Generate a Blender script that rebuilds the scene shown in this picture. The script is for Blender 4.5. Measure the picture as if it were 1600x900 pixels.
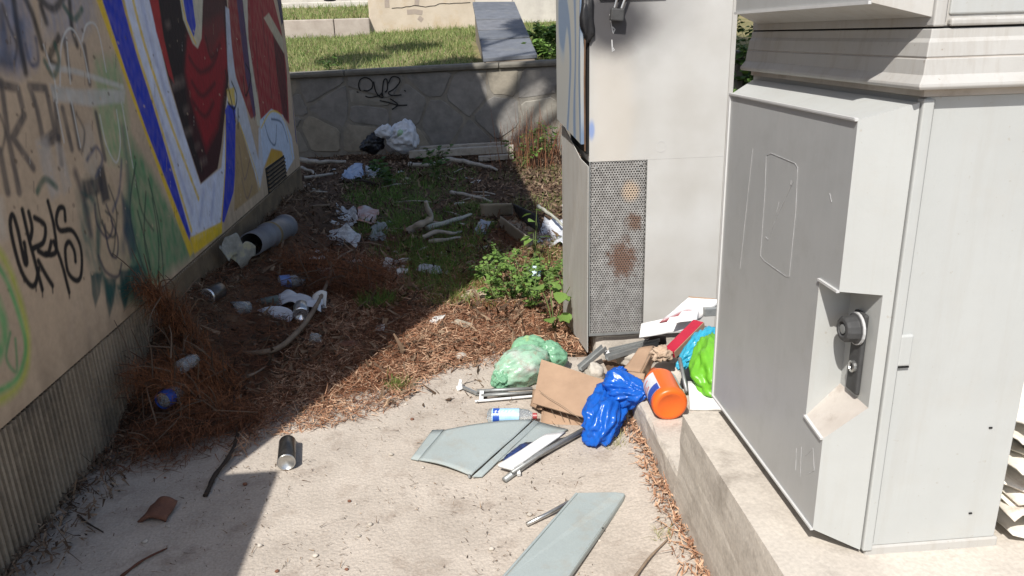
import bpy, bmesh, math, random
import numpy as np
from mathutils import Vector, Matrix, noise as mnoise
for o in list(bpy.data.objects): bpy.data.objects.remove(o)
scn = bpy.context.scene
COL = scn.collection
rnd = random.Random(7)
nrs = np.random.RandomState(7)

# ------------------------------------------------------------------ camera
F, CX, CY, H = 1200.0, 800.0, 450.0, 1.5
PITCH, ROLL, YAW = math.radians(18.24), math.radians(1.72), math.radians(4.07)
fw = Vector((math.sin(YAW)*math.cos(PITCH), math.cos(YAW)*math.cos(PITCH), -math.sin(PITCH)))
r0 = Vector((math.cos(YAW), -math.sin(YAW), 0)); u0 = r0.cross(fw)
RV = r0*math.cos(ROLL) - u0*math.sin(ROLL)
UV = u0*math.cos(ROLL) + r0*math.sin(ROLL)
CAM = Vector((0, 0, H))
cd = bpy.data.cameras.new('camera'); cd.sensor_width = 36; cd.lens = 36*F/1600; cd.clip_end = 400; cd.clip_start = .05
cam = bpy.data.objects.new('camera', cd); COL.objects.link(cam)
cam.matrix_world = Matrix(((RV.x, UV.x, -fw.x, CAM.x), (RV.y, UV.y, -fw.y, CAM.y), (RV.z, UV.z, -fw.z, CAM.z), (0, 0, 0, 1)))
scn.camera = cam

# ------------------------------------------------------------------ light
SUN_EL, SUN_AZ = math.radians(49), math.radians(25)      # light travels toward +X by SUN_AZ from +Y
w = bpy.data.worlds.new('World'); scn.world = w; w.use_nodes = True
nt = w.node_tree; bg = nt.nodes['Background']
sky = nt.nodes.new('ShaderNodeTexSky'); sky.sky_type = 'NISHITA'; sky.sun_disc = False
sky.sun_elevation = SUN_EL; sky.sun_rotation = math.pi + SUN_AZ
sky.air_density = 1.0; sky.dust_density = 1.5
nt.links.new(sky.outputs[0], bg.inputs[0]); bg.inputs[1].default_value = 0.095
sl = bpy.data.lights.new('sun', 'SUN'); sl.energy = 3.9; sl.angle = math.radians(.5); sl.color = (1, .965, .91)
so = bpy.data.objects.new('sun', sl); COL.objects.link(so); so.location = (-3, -6, 8)
sdir = Vector((math.sin(SUN_AZ)*math.cos(SUN_EL), math.cos(SUN_AZ)*math.cos(SUN_EL), -math.sin(SUN_EL)))
so.rotation_euler = sdir.to_track_quat('-Z', 'Y').to_euler()
vs = scn.view_settings; vs.view_transform = 'Standard'; vs.look = 'None'; vs.gamma = 1; vs.use_curve_mapping = False
vs.exposure = 0.58

# ------------------------------------------------------------------ helpers
def ray(x, y): return fw + RV*((x-CX)/F) - UV*((y-CY)/F)
def P(x, y, z=0.0):                      # point of the photograph on a level z
    d = ray(x, y); return CAM + d*((z-H)/d.z)
def PX(x, y, X):
    d = ray(x, y); return CAM + d*(X/d.x)
def PY(x, y, Y):
    d = ray(x, y); return CAM + d*(Y/d.y)
def depth(p): return (Vector(p)-CAM).dot(fw)
def mm(p): return depth(p)/F             # metres per photograph pixel there
def L(r, g=None, b=None):
    if g is None: g = b = r
    f = lambda c: (c/255/12.92 if c/255 <= .04045 else ((c/255+.055)/1.055)**2.4)
    return (f(r), f(g), f(b), 1)

MATS = {}
def mat(name, c1, c2=None, scale=20, rough=.8, metal=0, bump=0, bscale=None, detail=6, trans=0, island=0, spec=.5, stain=None, sscale=3, samt=.5, alpha=1, sub=0, c3=None, speck=0, kscale=160, streak=None, stamt=.5, ior=1.45, space='Object'):
    if name in MATS: return MATS[name]
    m = bpy.data.materials.new(name); m.use_nodes = True; n = m.node_tree.nodes; l = m.node_tree.links
    b = n['Principled BSDF']; b.inputs['Roughness'].default_value = rough; b.inputs['Metallic'].default_value = metal
    b.inputs['Specular IOR Level'].default_value = spec; b.inputs['Transmission Weight'].default_value = trans
    b.inputs['Alpha'].default_value = alpha; b.inputs['IOR'].default_value = ior
    c1 = tuple(c1)[:3]+(1,); c2 = tuple(c2)[:3]+(1,) if c2 else tuple(x*.75 for x in c1[:3])+(1,)
    tc = n.new('ShaderNodeTexCoord')
    nz = n.new('ShaderNodeTexNoise'); nz.inputs['Scale'].default_value = scale; nz.inputs['Detail'].default_value = detail; nz.inputs['Roughness'].default_value = .65
    l.new(tc.outputs[space], nz.inputs['Vector'])
    rp = n.new('ShaderNodeValToRGB'); rp.color_ramp.elements[0].position = .32; rp.color_ramp.elements[1].position = .68
    rp.color_ramp.elements[0].color = c2; rp.color_ramp.elements[1].color = c1
    if c3:
        e = rp.color_ramp.elements.new(.5); e.color = tuple(c3)[:3]+(1,)
    if island:
        g = n.new('ShaderNodeNewGeometry'); l.new(g.outputs['Random Per Island'], rp.inputs[0])
        rp.color_ramp.elements[0].position = 0; rp.color_ramp.elements[-1].position = 1
    else: l.new(nz.outputs[0], rp.inputs[0])
    out = rp.outputs[0]
    if stain:
        n2 = n.new('ShaderNodeTexNoise'); n2.inputs['Scale'].default_value = sscale; n2.inputs['Detail'].default_value = 8; n2.inputs['Roughness'].default_value = .7
        l.new(tc.outputs[space], n2.inputs['Vector'])
        r2 = n.new('ShaderNodeValToRGB'); r2.color_ramp.elements[0].position = .52; r2.color_ramp.elements[1].position = .72
        r2.color_ramp.elements[0].color = (0, 0, 0, 1); r2.color_ramp.elements[1].color = (samt,)*3+(1,)
        l.new(n2.outputs[0], r2.inputs[0])
        mx = n.new('ShaderNodeMixRGB'); mx.inputs[2].default_value = tuple(stain)[:3]+(1,)
        l.new(r2.outputs[0], mx.inputs[0]); l.new(out, mx.inputs[1]); out = mx.outputs[0]
    if streak:
        mp_ = n.new('ShaderNodeMapping'); mp_.inputs['Scale'].default_value = (1, 1, .07); l.new(tc.outputs[space], mp_.inputs[0])
        n4 = n.new('ShaderNodeTexNoise'); n4.inputs['Scale'].default_value = 34; n4.inputs['Detail'].default_value = 7; n4.inputs['Roughness'].default_value = .7; l.new(mp_.outputs[0], n4.inputs['Vector'])
        r4 = n.new('ShaderNodeValToRGB'); r4.color_ramp.elements[0].position = .5; r4.color_ramp.elements[1].position = .78; r4.color_ramp.elements[0].color = (0, 0, 0, 1); r4.color_ramp.elements[1].color = (stamt,)*3+(1,); l.new(n4.outputs[0], r4.inputs[0])
        n5 = n.new('ShaderNodeTexNoise'); n5.inputs['Scale'].default_value = 90; n5.inputs['Detail'].default_value = 3; l.new(tc.outputs[space], n5.inputs['Vector'])
        r5 = n.new('ShaderNodeValToRGB'); r5.color_ramp.elements[0].position = .70; r5.color_ramp.elements[1].position = .76; r5.color_ramp.elements[0].color = (0, 0, 0, 1); r5.color_ramp.elements[1].color = (.75, .75, .75, 1); l.new(n5.outputs[0], r5.inputs[0])
        a4 = n.new('ShaderNodeMath'); a4.operation = 'MAXIMUM'; l.new(r4.outputs[0], a4.inputs[0]); l.new(r5.outputs[0], a4.inputs[1])
        x4 = n.new('ShaderNodeMixRGB'); x4.inputs[2].default_value = tuple(streak)[:3]+(1,); l.new(a4.outputs[0], x4.inputs[0]); l.new(out, x4.inputs[1]); out = x4.outputs[0]
    if speck:
        n3 = n.new('ShaderNodeTexNoise'); n3.inputs['Scale'].default_value = kscale; n3.inputs['Detail'].default_value = 4; l.new(tc.outputs[space], n3.inputs['Vector'])
        m3 = n.new('ShaderNodeMapRange'); m3.inputs[1].default_value = .3; m3.inputs[2].default_value = .7; m3.inputs[3].default_value = 1-speck; m3.inputs[4].default_value = 1+speck*.6; l.new(n3.outputs[0], m3.inputs[0])
        v3 = n.new('ShaderNodeVectorMath'); v3.operation = 'SCALE'; l.new(out, v3.inputs[0]); l.new(m3.outputs[0], v3.inputs['Scale']); out = v3.outputs[0]
    l.new(out, b.inputs['Base Color'])
    if bump:
        nb = n.new('ShaderNodeTexNoise'); nb.inputs['Scale'].default_value = bscale or scale*3; nb.inputs['Detail'].default_value = 8
        l.new(tc.outputs[space], nb.inputs['Vector'])
        bp = n.new('ShaderNodeBump'); bp.inputs['Strength'].default_value = bump; bp.inputs['Distance'].default_value = .01
        l.new(nb.outputs[0], bp.inputs['Height']); l.new(bp.outputs[0], b.inputs['Normal'])
    if sub:
        tr = n.new('ShaderNodeBsdfTranslucent'); l.new(out, tr.inputs[0])
        ms = n.new('ShaderNodeMixShader'); ms.inputs[0].default_value = sub
        l.new(b.outputs[0], ms.inputs[1]); l.new(tr.outputs[0], ms.inputs[2]); l.new(ms.outputs[0], n['Material Output'].inputs[0])
    MATS[name] = m; return m

def mesh(name, V, Fc, m, parent=None, smooth=False, bevel=0, solid=0):
    me = bpy.data.meshes.new(name); me.from_pydata([tuple(v) for v in V], [], [tuple(f) for f in Fc]); me.update()
    if m:
        for k in (m if isinstance(m, (list, tuple)) else [m]): me.materials.append(k)
    if smooth: me.polygons.foreach_set('use_smooth', [True]*len(me.polygons))
    o = bpy.data.objects.new(name, me); COL.objects.link(o)
    if parent is not None: o.parent = parent
    if solid:
        s = o.modifiers.new('solid', 'SOLIDIFY'); s.thickness = solid; s.offset = 0
    if bevel:
        b = o.modifiers.new('bevel', 'BEVEL'); b.width = bevel; b.segments = 2; b.limit_method = 'ANGLE'; b.angle_limit = math.radians(35)
    return o
def tag(o, label, cat, group=None):
    o['label'] = label; o['category'] = cat
    if group: o['group'] = group
    return o
def thing(name, label, cat, loc=(0, 0, 0), group=None):
    o = bpy.data.objects.new(name, None); COL.objects.link(o); o.location = loc; o.empty_display_size = .1
    return tag(o, label, cat, group)
def child(o, t):                          # parent keeping the world place (things are placed by location only)
    o.parent = t; o.location = Vector(o.location) - t.location; return o
def struct(o): o['kind'] = 'structure'; return o
def stuff(o): o['kind'] = 'stuff'; return o

class MB:
    def __init__(s): s.V = []; s.F = []
    def add(s, V, Fc):
        b = len(s.V); s.V += [Vector(v) for v in V]; s.F += [tuple(i+b for i in f) for f in Fc]; return s
    def box(s, a, b):
        x0, y0, z0 = a; x1, y1, z1 = b
        return s.add([(x0,y0,z0),(x1,y0,z0),(x1,y1,z0),(x0,y1,z0),(x0,y0,z1),(x1,y0,z1),(x1,y1,z1),(x0,y1,z1)],
                     [(0,3,2,1),(4,5,6,7),(0,1,5,4),(1,2,6,5),(2,3,7,6),(3,0,4,7)])
    def bar(s, p, q, wd, ht, up=(0, 0, 1)):
        p, q = Vector(p), Vector(q); d = (q-p).normalized(); r = d.cross(Vector(up))
        if r.length < 1e-4: r = d.cross(Vector((1, 0, 0)))
        r.normalize(); u = r.cross(d)
        c = [(-1,-1),(1,-1),(1,1),(-1,1)]
        V = [p+r*(a*wd/2)+u*(b*ht/2) for a, b in c]+[q+r*(a*wd/2)+u*(b*ht/2) for a, b in c]
        return s.add(V, [(0,1,2,3),(7,6,5,4),(0,4,5,1),(1,5,6,2),(2,6,7,3),(3,7,4,0)])
    def tube(s, pts, rad, n=8, cap=True):
        pts = [Vector(p) for p in pts]; rad = rad if isinstance(rad, (list, tuple)) else [rad]*len(pts)
        prev = None; rings = []
        for i, p in enumerate(pts):
            d = (pts[min(i+1, len(pts)-1)]-pts[max(i-1, 0)]).normalized()
            if d.length < .5: d = Vector((0, 0, 1)) if prev is None else pd
            r = d.cross(Vector((0, 0, 1))) if prev is None else prev - d*prev.dot(d)
            if r.length < 1e-3: r = d.cross(Vector((1, 0, 0)))
            r.normalize(); prev = r; pd = d; u = d.cross(r)
            rings.append([p+(r*math.cos(2*math.pi*k/n)+u*math.sin(2*math.pi*k/n))*rad[i] for k in range(n)])
        V = [v for rg in rings for v in rg]; Fc = []
        for i in range(len(pts)-1):
            for k in range(n): Fc.append((i*n+k, i*n+(k+1) % n, (i+1)*n+(k+1) % n, (i+1)*n+k))
        if cap: Fc += [tuple(range(n-1, -1, -1)), tuple((len(pts)-1)*n+k for k in range(n))]
        return s.add(V, Fc)
    def lathe(s, p, q, prof, n=20):       # prof: list of (t along p->q in metres, radius)
        p, q = Vector(p), Vector(q); d = (q-p).normalized(); r = d.cross(Vector((0, 0, 1)))
        if r.length < 1e-3: r = Vector((1, 0, 0))
        r.normalize(); u = d.cross(r); V = []; Fc = []
        for t, rr in prof:
            V += [p+d*t+(r*math.cos(2*math.pi*k/n)+u*math.sin(2*math.pi*k/n))*rr for k in range(n)]
        for i in range(len(prof)-1):
            for k in range(n): Fc.append((i*n+k, i*n+(k+1) % n, (i+1)*n+(k+1) % n, (i+1)*n+k))
        return s.add(V, Fc)
    def build(s, name, m, parent=None, **k): return mesh(name, s.V, s.F, m, parent, **k)

def nz(p, sc=1.0, seed=0): return mnoise.noise(Vector(p)*sc+Vector((seed*17.3, seed*5.1, seed*9.7)))
def crease(p, sc, seed=0):
    d = mnoise.voronoi(Vector(p)*sc+Vector((seed*3.7, seed*7.9, seed*1.3)))[0]; return d[1]-d[0]
def blob(name, c, size, m, parent=None, amp=.25, cr=.25, sc=2.2, seed=0, sub=4, flat=True, tip=None, rot=0):
    bm = bmesh.new(); bmesh.ops.create_icosphere(bm, subdivisions=sub, radius=1)
    c = Vector(c); cr_, sr_ = math.cos(rot), math.sin(rot)
    for v in bm.verts:
        d = v.co.copy(); k = 1+amp*nz(d, sc*.6, seed)+.5*amp*nz(d, sc*1.7, seed+3)-cr*max(0, .35-crease(d, sc, seed))-cr*.5*max(0, .3-crease(d, sc*2.3, seed+1))
        q = d*k; q = Vector((q.x*size[0], q.y*size[1], q.z*size[2]))
        if flat and q.z < -.6*size[2]: q.z = -.6*size[2]+(q.z+.6*size[2])*.15
        if tip:                             # pulled-out neck of a bag
            tv = Vector(tip[0]).normalized(); a = max(0, d.dot(tv)); q += tv*tip[1]*a**6; q -= (d-tv*d.dot(tv))*min(size)*.0
        v.co = c+Vector((q.x*cr_-q.y*sr_, q.x*sr_+q.y*cr_, q.z))
    me = bpy.data.meshes.new(name); bm.to_mesh(me); bm.free()
    me.materials.append(m); me.polygons.foreach_set('use_smooth', [True]*len(me.polygons))
    o = bpy.data.objects.new(name, me); COL.objects.link(o)
    if parent is not None: o.parent = parent
    return o
def sheet(name, quad, m, parent=None, n=14, cr=.0, sc=12, seed=0, th=.0015, arch=0, lift=0, uvn=None, smooth=True):
    a, b, c, d = [Vector(q) for q in quad]; V = []; Fc = []
    for j in range(n+1):
        for i in range(n+1):
            s_, t_ = i/n, j/n; p = (a*(1-s_)+b*s_)*(1-t_)+(d*(1-s_)+c*s_)*t_
            h = cr*(crease(p, sc, seed)-.25)+.6*cr*nz(p, sc*.7, seed)+arch*math.sin(math.pi*s_)+lift
            p = p+Vector((.5*cr*nz(p, sc, seed+4), .5*cr*nz(p, sc, seed+6), h)); V.append(p)
    for j in range(n):
        for i in range(n): k = j*(n+1)+i; Fc.append((k, k+1, k+n+2, k+n+1))
    return mesh(name, V, Fc, m, parent, smooth=smooth, solid=th)
def prism(poly, th, up=Vector((0, 0, 1))):   # polygon of points, thickened
    n = len(poly); V = [Vector(p) for p in poly]+[Vector(p)-up*th for p in poly]
    return V, [tuple(range(n)), tuple(range(2*n-1, n-1, -1))]+[(i, i+n, (i+1) % n+n, (i+1) % n) for i in range(n)]
def curve(pts, n=8):                        # Catmull-Rom through points
    pts = [Vector(p) for p in pts]; out = []
    for i in range(len(pts)-1):
        p0, p1, p2, p3 = pts[max(i-1, 0)], pts[i], pts[i+1], pts[min(i+2, len(pts)-1)]
        for k in range(n):
            t = k/n; out.append(.5*((2*p1)+(p2-p0)*t+(2*p0-5*p1+4*p2-p3)*t*t+(3*p1-p0-3*p2+p3)*t**3))
    return out+[pts[-1]]

# ------------------------------------------------------------------ materials
M_conc = mat('concrete', (.505, .445, .38), (.395, .345, .292), scale=4, rough=.94, bump=.45, bscale=75, stain=(.22, .165, .125), sscale=7, samt=.6, speck=.16, kscale=120)
M_plinth = mat('plinth_concrete', (.56, .51, .44), (.46, .415, .36), scale=5, rough=.94, bump=.22, bscale=45, stain=(.2, .17, .14), sscale=8, samt=.65, speck=.12, kscale=110)
M_dirt = mat('dirt', (.15, .095, .063), (.06, .04, .028), scale=7, rough=1, bump=.8, bscale=60, stain=(.24, .14, .085), sscale=4, samt=.7, spec=.1)
M_lawn = mat('lawn_soil', (.26, .21, .12), (.12, .125, .05), scale=2.5, rough=1, bump=.6, bscale=40, spec=.1)
M_metal = mat('cabinet_paint', (.445, .455, .44), (.412, .42, .405), scale=4, rough=.5, stain=(.42, .40, .36), sscale=7, samt=.3, bump=.03, bscale=120, streak=(.36, .34, .3), stamt=.3)
M_metal2 = mat('cabinet_paint_aged', (.455, .445, .42), (.4, .387, .36), scale=3, rough=.55, stain=(.38, .34, .28), sscale=5, samt=.5, bump=.04, bscale=80, streak=(.27, .22, .17), stamt=.45)
M_dirtymetal = mat('cabinet_grimy', (.55, .51, .46), (.43, .385, .34), scale=6, rough=.65, stain=(.22, .16, .12), sscale=9, samt=.7)
M_door = mat('door_paint', (.435, .44, .435), (.39, .395, .39), scale=3, rough=.42, metal=.15, stain=(.33, .325, .31), sscale=10, samt=.4, streak=(.48, .48, .47), stamt=.35)
M_black = mat('black_plastic', (.02, .02, .022), (.012, .012, .013), rough=.5)
M_dark = mat('dark_void', (.012, .011, .01), (.008, .008, .008), rough=.95)
M_knob = mat('grey_knob', (.07, .07, .07), (.045, .045, .045), rough=.6, spec=.3)
M_steel = mat('steel', (.62, .62, .6), (.45, .45, .44), scale=40, rough=.32, metal=.9)
M_galv = mat('galvanised', (.36, .37, .36), (.25, .26, .26), scale=25, rough=.5, metal=.5)

# ------------------------------------------------------------------ ground
def grid(xs, ys, zf):
    V = [(x, y, zf(x, y)) for y in ys for x in xs]; nx = len(xs)
    return V, [(j*nx+i, j*nx+i+1, (j+1)*nx+i+1, (j+1)*nx+i) for j in range(len(ys)-1) for i in range(nx-1)]
def ax(*seg):
    out = []
    for a, b, n in seg: out += [a+(b-a)*i/n for i in range(n)]
    return out+[seg[-1][1]]
def slab_edge(x): return 3.18+.3*max(0, min(1, (x+.45)/.35))+.16*nz((x*3, 0, 0))+.08*nz((x*9, 2, 0))+.12*max(0, x)-.5*max(0, -.75-x)
def dirt_z(x, y):
    z = -.03
    if -1.6 < x < 3 and 2.3 < y < 11:
        k = min(1, max(0, (y-slab_edge(x)+.05)/.25))
        if y < 7.6: z += .235*math.exp(-((x+1.41)/.27)**2)*max(0, min(1, (y-2.75)/.75))*max(0, min(1, (7.6-y)/.5))*(1+.35*nz((x*4, y*2.5, 5))+.2*nz((x*13, y*11, 5)))
        z += k*(.028+.018*nz((x*2.2, y*2.2, 0))+.012*nz((x*7, y*7, 3))+.006*nz((x*19, y*19, 6)))
    return z
V, Fc = grid(ax((-80, -6, 6), (-6, -1.6, 6), (-1.6, 2.6, 120), (2.6, 8, 8), (8, 80, 6)), ax((-60, 1, 8), (1, 2.3, 3), (2.3, 7, 140), (7, 11, 70), (11, 14, 4), (14, 120, 8)), dirt_z)
struct(mesh('ground', V, Fc, M_dirt, smooth=True))
# poured concrete apron, broken edge under the litter
xs = ax((-1.41, .665, 90)); V = []; Fc = []
ny = 60
for j in range(ny+1):
    for x in xs:
        e = slab_edge(x); y = -4+(e+4)*(j/ny)**.45
        hump = .035*max(0, 1-abs(x-.62)/.32)**1.5*max(0, min(1, (3.0-y)/.5))    # mortar smeared against the plinth
        V.append((x, y, .003*nz((x*2, y*2, 0))+.0004*nz((x*14, y*14, 1))+hump-(.05 if j == ny else 0)))
n_ = len(xs)
for j in range(ny):
    for i in range(n_-1): Fc.append((j*n_+i, j*n_+i+1, (j+1)*n_+i+1, (j+1)*n_+i))
struct(mesh('concrete_apron', V, Fc, M_conc, smooth=True))
# concrete to the right of the plinth
V, Fc = grid(ax((1.0, 6, 20)), ax((-4, 3.2, 20)), lambda x, y: -.004+.004*nz((x*2, y*2, 5)))
struct(mesh('pavement', V, Fc, M_conc, smooth=True))

# raised lawn behind the stone wall
WA, WB = Vector((-2.9, 11.1, 0)), Vector((3.6, 9.53, 0))      # front line of the wall
wdir = (WB-WA).normalized(); wnrm = Vector((wdir.y, -wdir.x, 0)); WL = (WB-WA).length
def wall_s(x): return (x-WA.x)/wdir.x
def wall_y(x): return WA.y+(x-WA.x)*wdir.y/wdir.x
def wall_top(s): return 1.085+.15*s/WL+.006*math.sin(s*2.1)
def lawn_z(x, y):
    d = y-wall_y(x)
    return 1.06+.1*max(-3, min(3, x))*.15/3+.1*max(0, min(d, 7))+.07*max(0, d-7)+.03*nz((x*1.2, y*1.2, 8))
V = []; Fc = []; xs = ax((-60, -6, 8), (-6, 7, 70), (7, 60, 8)); ds = ax((.16, 6, 40), (6, 14, 14), (14, 60, 6))
for d in ds:
    for x in xs: y = wall_y(max(-8, min(8, x)))+d; V.append((x, y, lawn_z(x, y)))
n_ = len(xs)
for j in range(len(ds)-1):
    for i in range(n_-1): Fc.append((j*n_+i, j*n_+i+1, (j+1)*n_+i+1, (j+1)*n_+i))
struct(mesh('lawn', V, Fc, M_lawn, smooth=True))

# ------------------------------------------------------------------ painted building on the left
XW, YN, YF, ZS, ZR = -1.41, 1.43, 7.2, .41, 5.3
bld = thing('painted_building', 'beige rendered building with a graffiti mural and ribbed base strip', 'building', (XW, YN, 0))
ys = [1.43]
while ys[-1] < YF: ys.append(ys[-1]+max(.0045, ys[-1]*.0021))
ys[-1] = YF
zs = list(np.arange(ZS, 1.98, .0042))+[2.0, 2.3, 2.8, 3.4, 4.2, ZR]
YY, ZZ = np.meshgrid(np.array(ys), np.array(zs))
col = np.zeros(YY.shape+(3,)); 
rs = np.random.RandomState(3)
def fnoise(a, b, sc, seed):                # cheap smooth noise for paint
    r = np.random.RandomState(seed); o = np.zeros(a.shape)
    for k in range(7):
        th = r.rand()*6.28; f_ = sc*(.6+1.4*r.rand()); o += np.sin((a*math.cos(th)+b*math.sin(th))*f_*6.28+r.rand()*6.28+1.3*np.sin((a*math.sin(th)-b*math.cos(th))*f_*4+r.rand()*6))
    return o/4
base = np.array(L(192, 168, 141)[:3]); n1 = fnoise(YY, ZZ, 1.2, 1)[..., None]; n2 = fnoise(YY, ZZ, 9, 2)[..., None]
col[:] = base*(1+.07*n1+.04*n2)
# grime near the foot of the wall
gr = np.clip((.62-ZZ)/.25, 0, 1)*(.5+.5*fnoise(YY, ZZ*.3, 5, 4)); col = col*(1-.35*np.clip(gr, 0, 1)[..., None])
def wpts(px): 
    out = []
    for x, y in px:
        q = PX(x, y, XW); out.append((q.y, q.z))
    return np.array(out)
def _dist(a, b, pts, closed):
    d = np.full(a.shape, 1e9); n = len(pts)
    for i in range(n if closed else n-1):
        p, q = pts[i], pts[(i+1) % n]; e = q-p; l2 = max(1e-9, e@e)
        t = np.clip(((a-p[0])*e[0]+(b-p[1])*e[1])/l2, 0, 1)
        d = np.minimum(d, (a-p[0]-t*e[0])**2+(b-p[1]-t*e[1])**2)
    return np.sqrt(d)
def _paint(mask_fn, pts, pad, c, alpha, tex, seed):
    lo = pts.min(0)-pad; hi = pts.max(0)+pad
    i0, i1 = np.searchsorted(ys, lo[0]), np.searchsorted(ys, hi[0])+1; j0, j1 = np.searchsorted(zs, lo[1]), np.searchsorted(zs, hi[1])+1
    if i1 <= i0 or j1 <= j0: return
    a, b = YY[j0:j1, i0:i1], ZZ[j0:j1, i0:i1]
    if a.size == 0: return
    k = np.clip(mask_fn(a, b), 0, 1)*alpha
    if tex: k = k*np.clip(1-tex*(.5+.6*fnoise(a*1.0, b*.45, 14, seed)), 0, 1)
    cc = np.array(c[:3])*(1+.07*fnoise(a, b, 6, seed+9))[..., None]
    col[j0:j1, i0:i1] = col[j0:j1, i0:i1]*(1-k[..., None])+cc*k[..., None]
def smoothpx(px, n=6):
    return [(v.x, v.y) for v in curve([(x, y, 0) for x, y in px], n)]
def fill(px, c, soft=.008, alpha=1, tex=0, seed=1, sm=False):
    soft *= .65
    if sm: px = smoothpx(px+[px[0]], 5)[:-1]
    pts = wpts(px)
    def f_(a, b):
        ins = np.zeros(a.shape, bool); n = len(pts)
        for i in range(n):
            p, q = pts[i], pts[(i+1) % n]
            if abs(p[1]-q[1]) < 1e-9: continue
            cr_ = ((p[1] > b) != (q[1] > b)) & (a < (q[0]-p[0])*(b-p[1])/(q[1]-p[1])+p[0]); ins ^= cr_
        d = _dist(a, b, pts, True); return .5+np.where(ins, d, -d)/(2*soft)
    _paint(f_, pts, soft, c, alpha, tex, seed)
def stroke(px, wd, c, soft=.006, alpha=1, tex=0, seed=1, sm=True):
    soft *= .7
    pts = wpts(smoothpx(px) if sm and len(px) > 2 else px)
    _paint(lambda a, b: .5+(wd/2-_dist(a, b, pts, False))/(2*soft), pts, wd/2+soft, c, alpha, tex, seed)
K, GRY, WHT, LAV = L(22, 20, 22), L(62, 60, 64), L(215, 213, 208), L(214, 218, 234)
BLU, YEL, RED, MAR, GRN, TEAL = L(28, 52, 178), L(226, 188, 36), L(150, 36, 40), L(58, 20, 24), L(70, 132, 88), L(36, 92, 84)
# washes low on the left
fill([(205,215),(238,270),(302,398),(262,425),(228,470),(196,470),(180,400),(196,300)], GRN, .05, .85, .35, 5)
fill([(150,95),(185,90),(200,180),(205,260),(170,250),(150,180)], L(112,160,108), .06, .7, .5, 6)
fill([(120,300),(150,260),(205,330),(232,430),(215,478),(180,470),(150,440),(128,380)], TEAL, .045, .65, .6, 7)
fill([(158,250),(196,330),(178,390),(150,330)], L(190,165,135), .02, .8, .2, 8, True)
fill([(140,330),(185,345),(205,400),(190,440),(165,450),(150,400)], L(190,165,135), .02, .85, .2, 8, True)
for x, y, h in ((150,440,40),(172,448,48),(195,436,50),(212,430,40)): fill([(x-9,y-14),(x+10,y-14),(x+6,y+h*.5),(x-1,y+h),(x-6,y+h*.5)], L(28,66,66), .012, .9, .3, x)
for px in ([(212,255),(203,330),(218,400),(240,452),(255,440),(248,350),(232,280)], [(228,300),(226,380),(244,440),(248,380),(238,310)], [(215,330),(232,400),(236,450)], [(150,300),(160,350),(178,370),(182,330),(170,290)], [(160,345),(175,400),(180,350),(165,330)]):
    stroke(px, .012, L(28,44,48), .008, .75)
fill([(150,262),(162,258),(172,312),(160,318)], L(40,42,52), .015, .85); fill([(128,282),(160,275),(162,300),(132,312)], L(52,50,56), .015, .8, .3)
stroke([(192,200),(202,300),(192,390)], .04, L(60,66,84), .03, .5); stroke([(118,270),(132,315),(142,365)], .035, L(60,56,64), .02, .7)
fill([(126,300),(150,318),(150,395),(160,440),(172,478),(182,446),(196,482),(206,446),(220,478),(232,440),(214,408),(205,440),(188,448),(168,440),(156,405),(158,350),(146,310)], L(30,76,72), .02, .9, .25, 60)
fill([(190,300),(204,330),(214,392),(204,404),(192,360)], L(48,60,78), .02, .8, .3, 61)
for px in ([(148,320),(152,350),(168,372),(176,352),(166,320)], [(164,352),(170,390),(182,402),(184,372),(174,345)], [(154,400),(166,425),(184,432),(190,412)]): stroke(px, .014, L(60,56,70), .008, .8)
# old block letters
for px in ([(2,128),(12,210),(30,300)], [(2,132),(28,138),(38,180),(20,215),(52,262)], [(46,135),(72,138),(86,205),(68,222),(58,170),(46,135)], [(72,225),(92,215),(96,255)], [(0,236),(12,300)], [(98,170),(112,232)], [(112,165),(124,230)], [(84,140),(92,215)], [(150,178),(164,248)], [(100,60),(110,120)], [(132,72),(140,130)]):
    stroke(px, .03, GRY, .01, .8, .25, len(px), False)
fill([(-30,-30),(40,-30),(52,50),(58,100),(30,118),(0,112),(-30,100)], L(120, 128, 152), .05, .9, .5, 11)
fill([(60,-30),(140,-30),(150,30),(128,60),(70,60)], L(150, 148, 156), .05, .8, .5, 12)
for px in ([(36,-8),(50,20),(66,74)], [(60,-4),(84,14),(100,-8)], [(64,10),(72,34)], [(20,-10),(28,50),(40,112)], [(108,-10),(112,40),(120,70)], [(92,58),(78,90),(88,104)]):
    stroke(px, .03, K, .012, .85, .2)
for px in ([(-6,96),(16,100)], [(30,38),(34,90)], [(2,20),(10,80)]): stroke(px, .05, L(44,50,64), .03, .6, .3)
# pale roller patches and drips
fill([(78,132),(120,140),(196,140),(194,160),(140,166),(84,156)], L(190,186,178), .014, .95, .3, 13)
stroke([(76,104),(120,112),(192,136)], .022, L(196,192,184), .01, .9, .3, 1, False)
fill([(56,222),(74,210),(84,250),(96,300),(80,312),(66,270)], L(182,172,162), .02, .8, .45, 14)
fill([(86,222),(98,226),(112,290),(100,306),(90,260)], L(182,172,162), .015, .7, .45, 15); fill([(124,200),(140,190),(158,256),(146,278),(132,262)], L(180,166,150), .02, .75, .4, 16)
for px in ([(94,134),(96,70),(110,44),(128,72),(140,128)], [(128,64),(136,38),(152,44),(166,112)], [(156,180),(166,226),(182,254),(188,220),(182,172)], [(190,160),(208,262)], [(88,160),(100,222)], [(112,160),(126,230)], [(104,60),(110,130)], [(68,70),(84,120),(90,160)]):
    stroke(px, .009, L(206,204,198), .005, .8)
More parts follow.
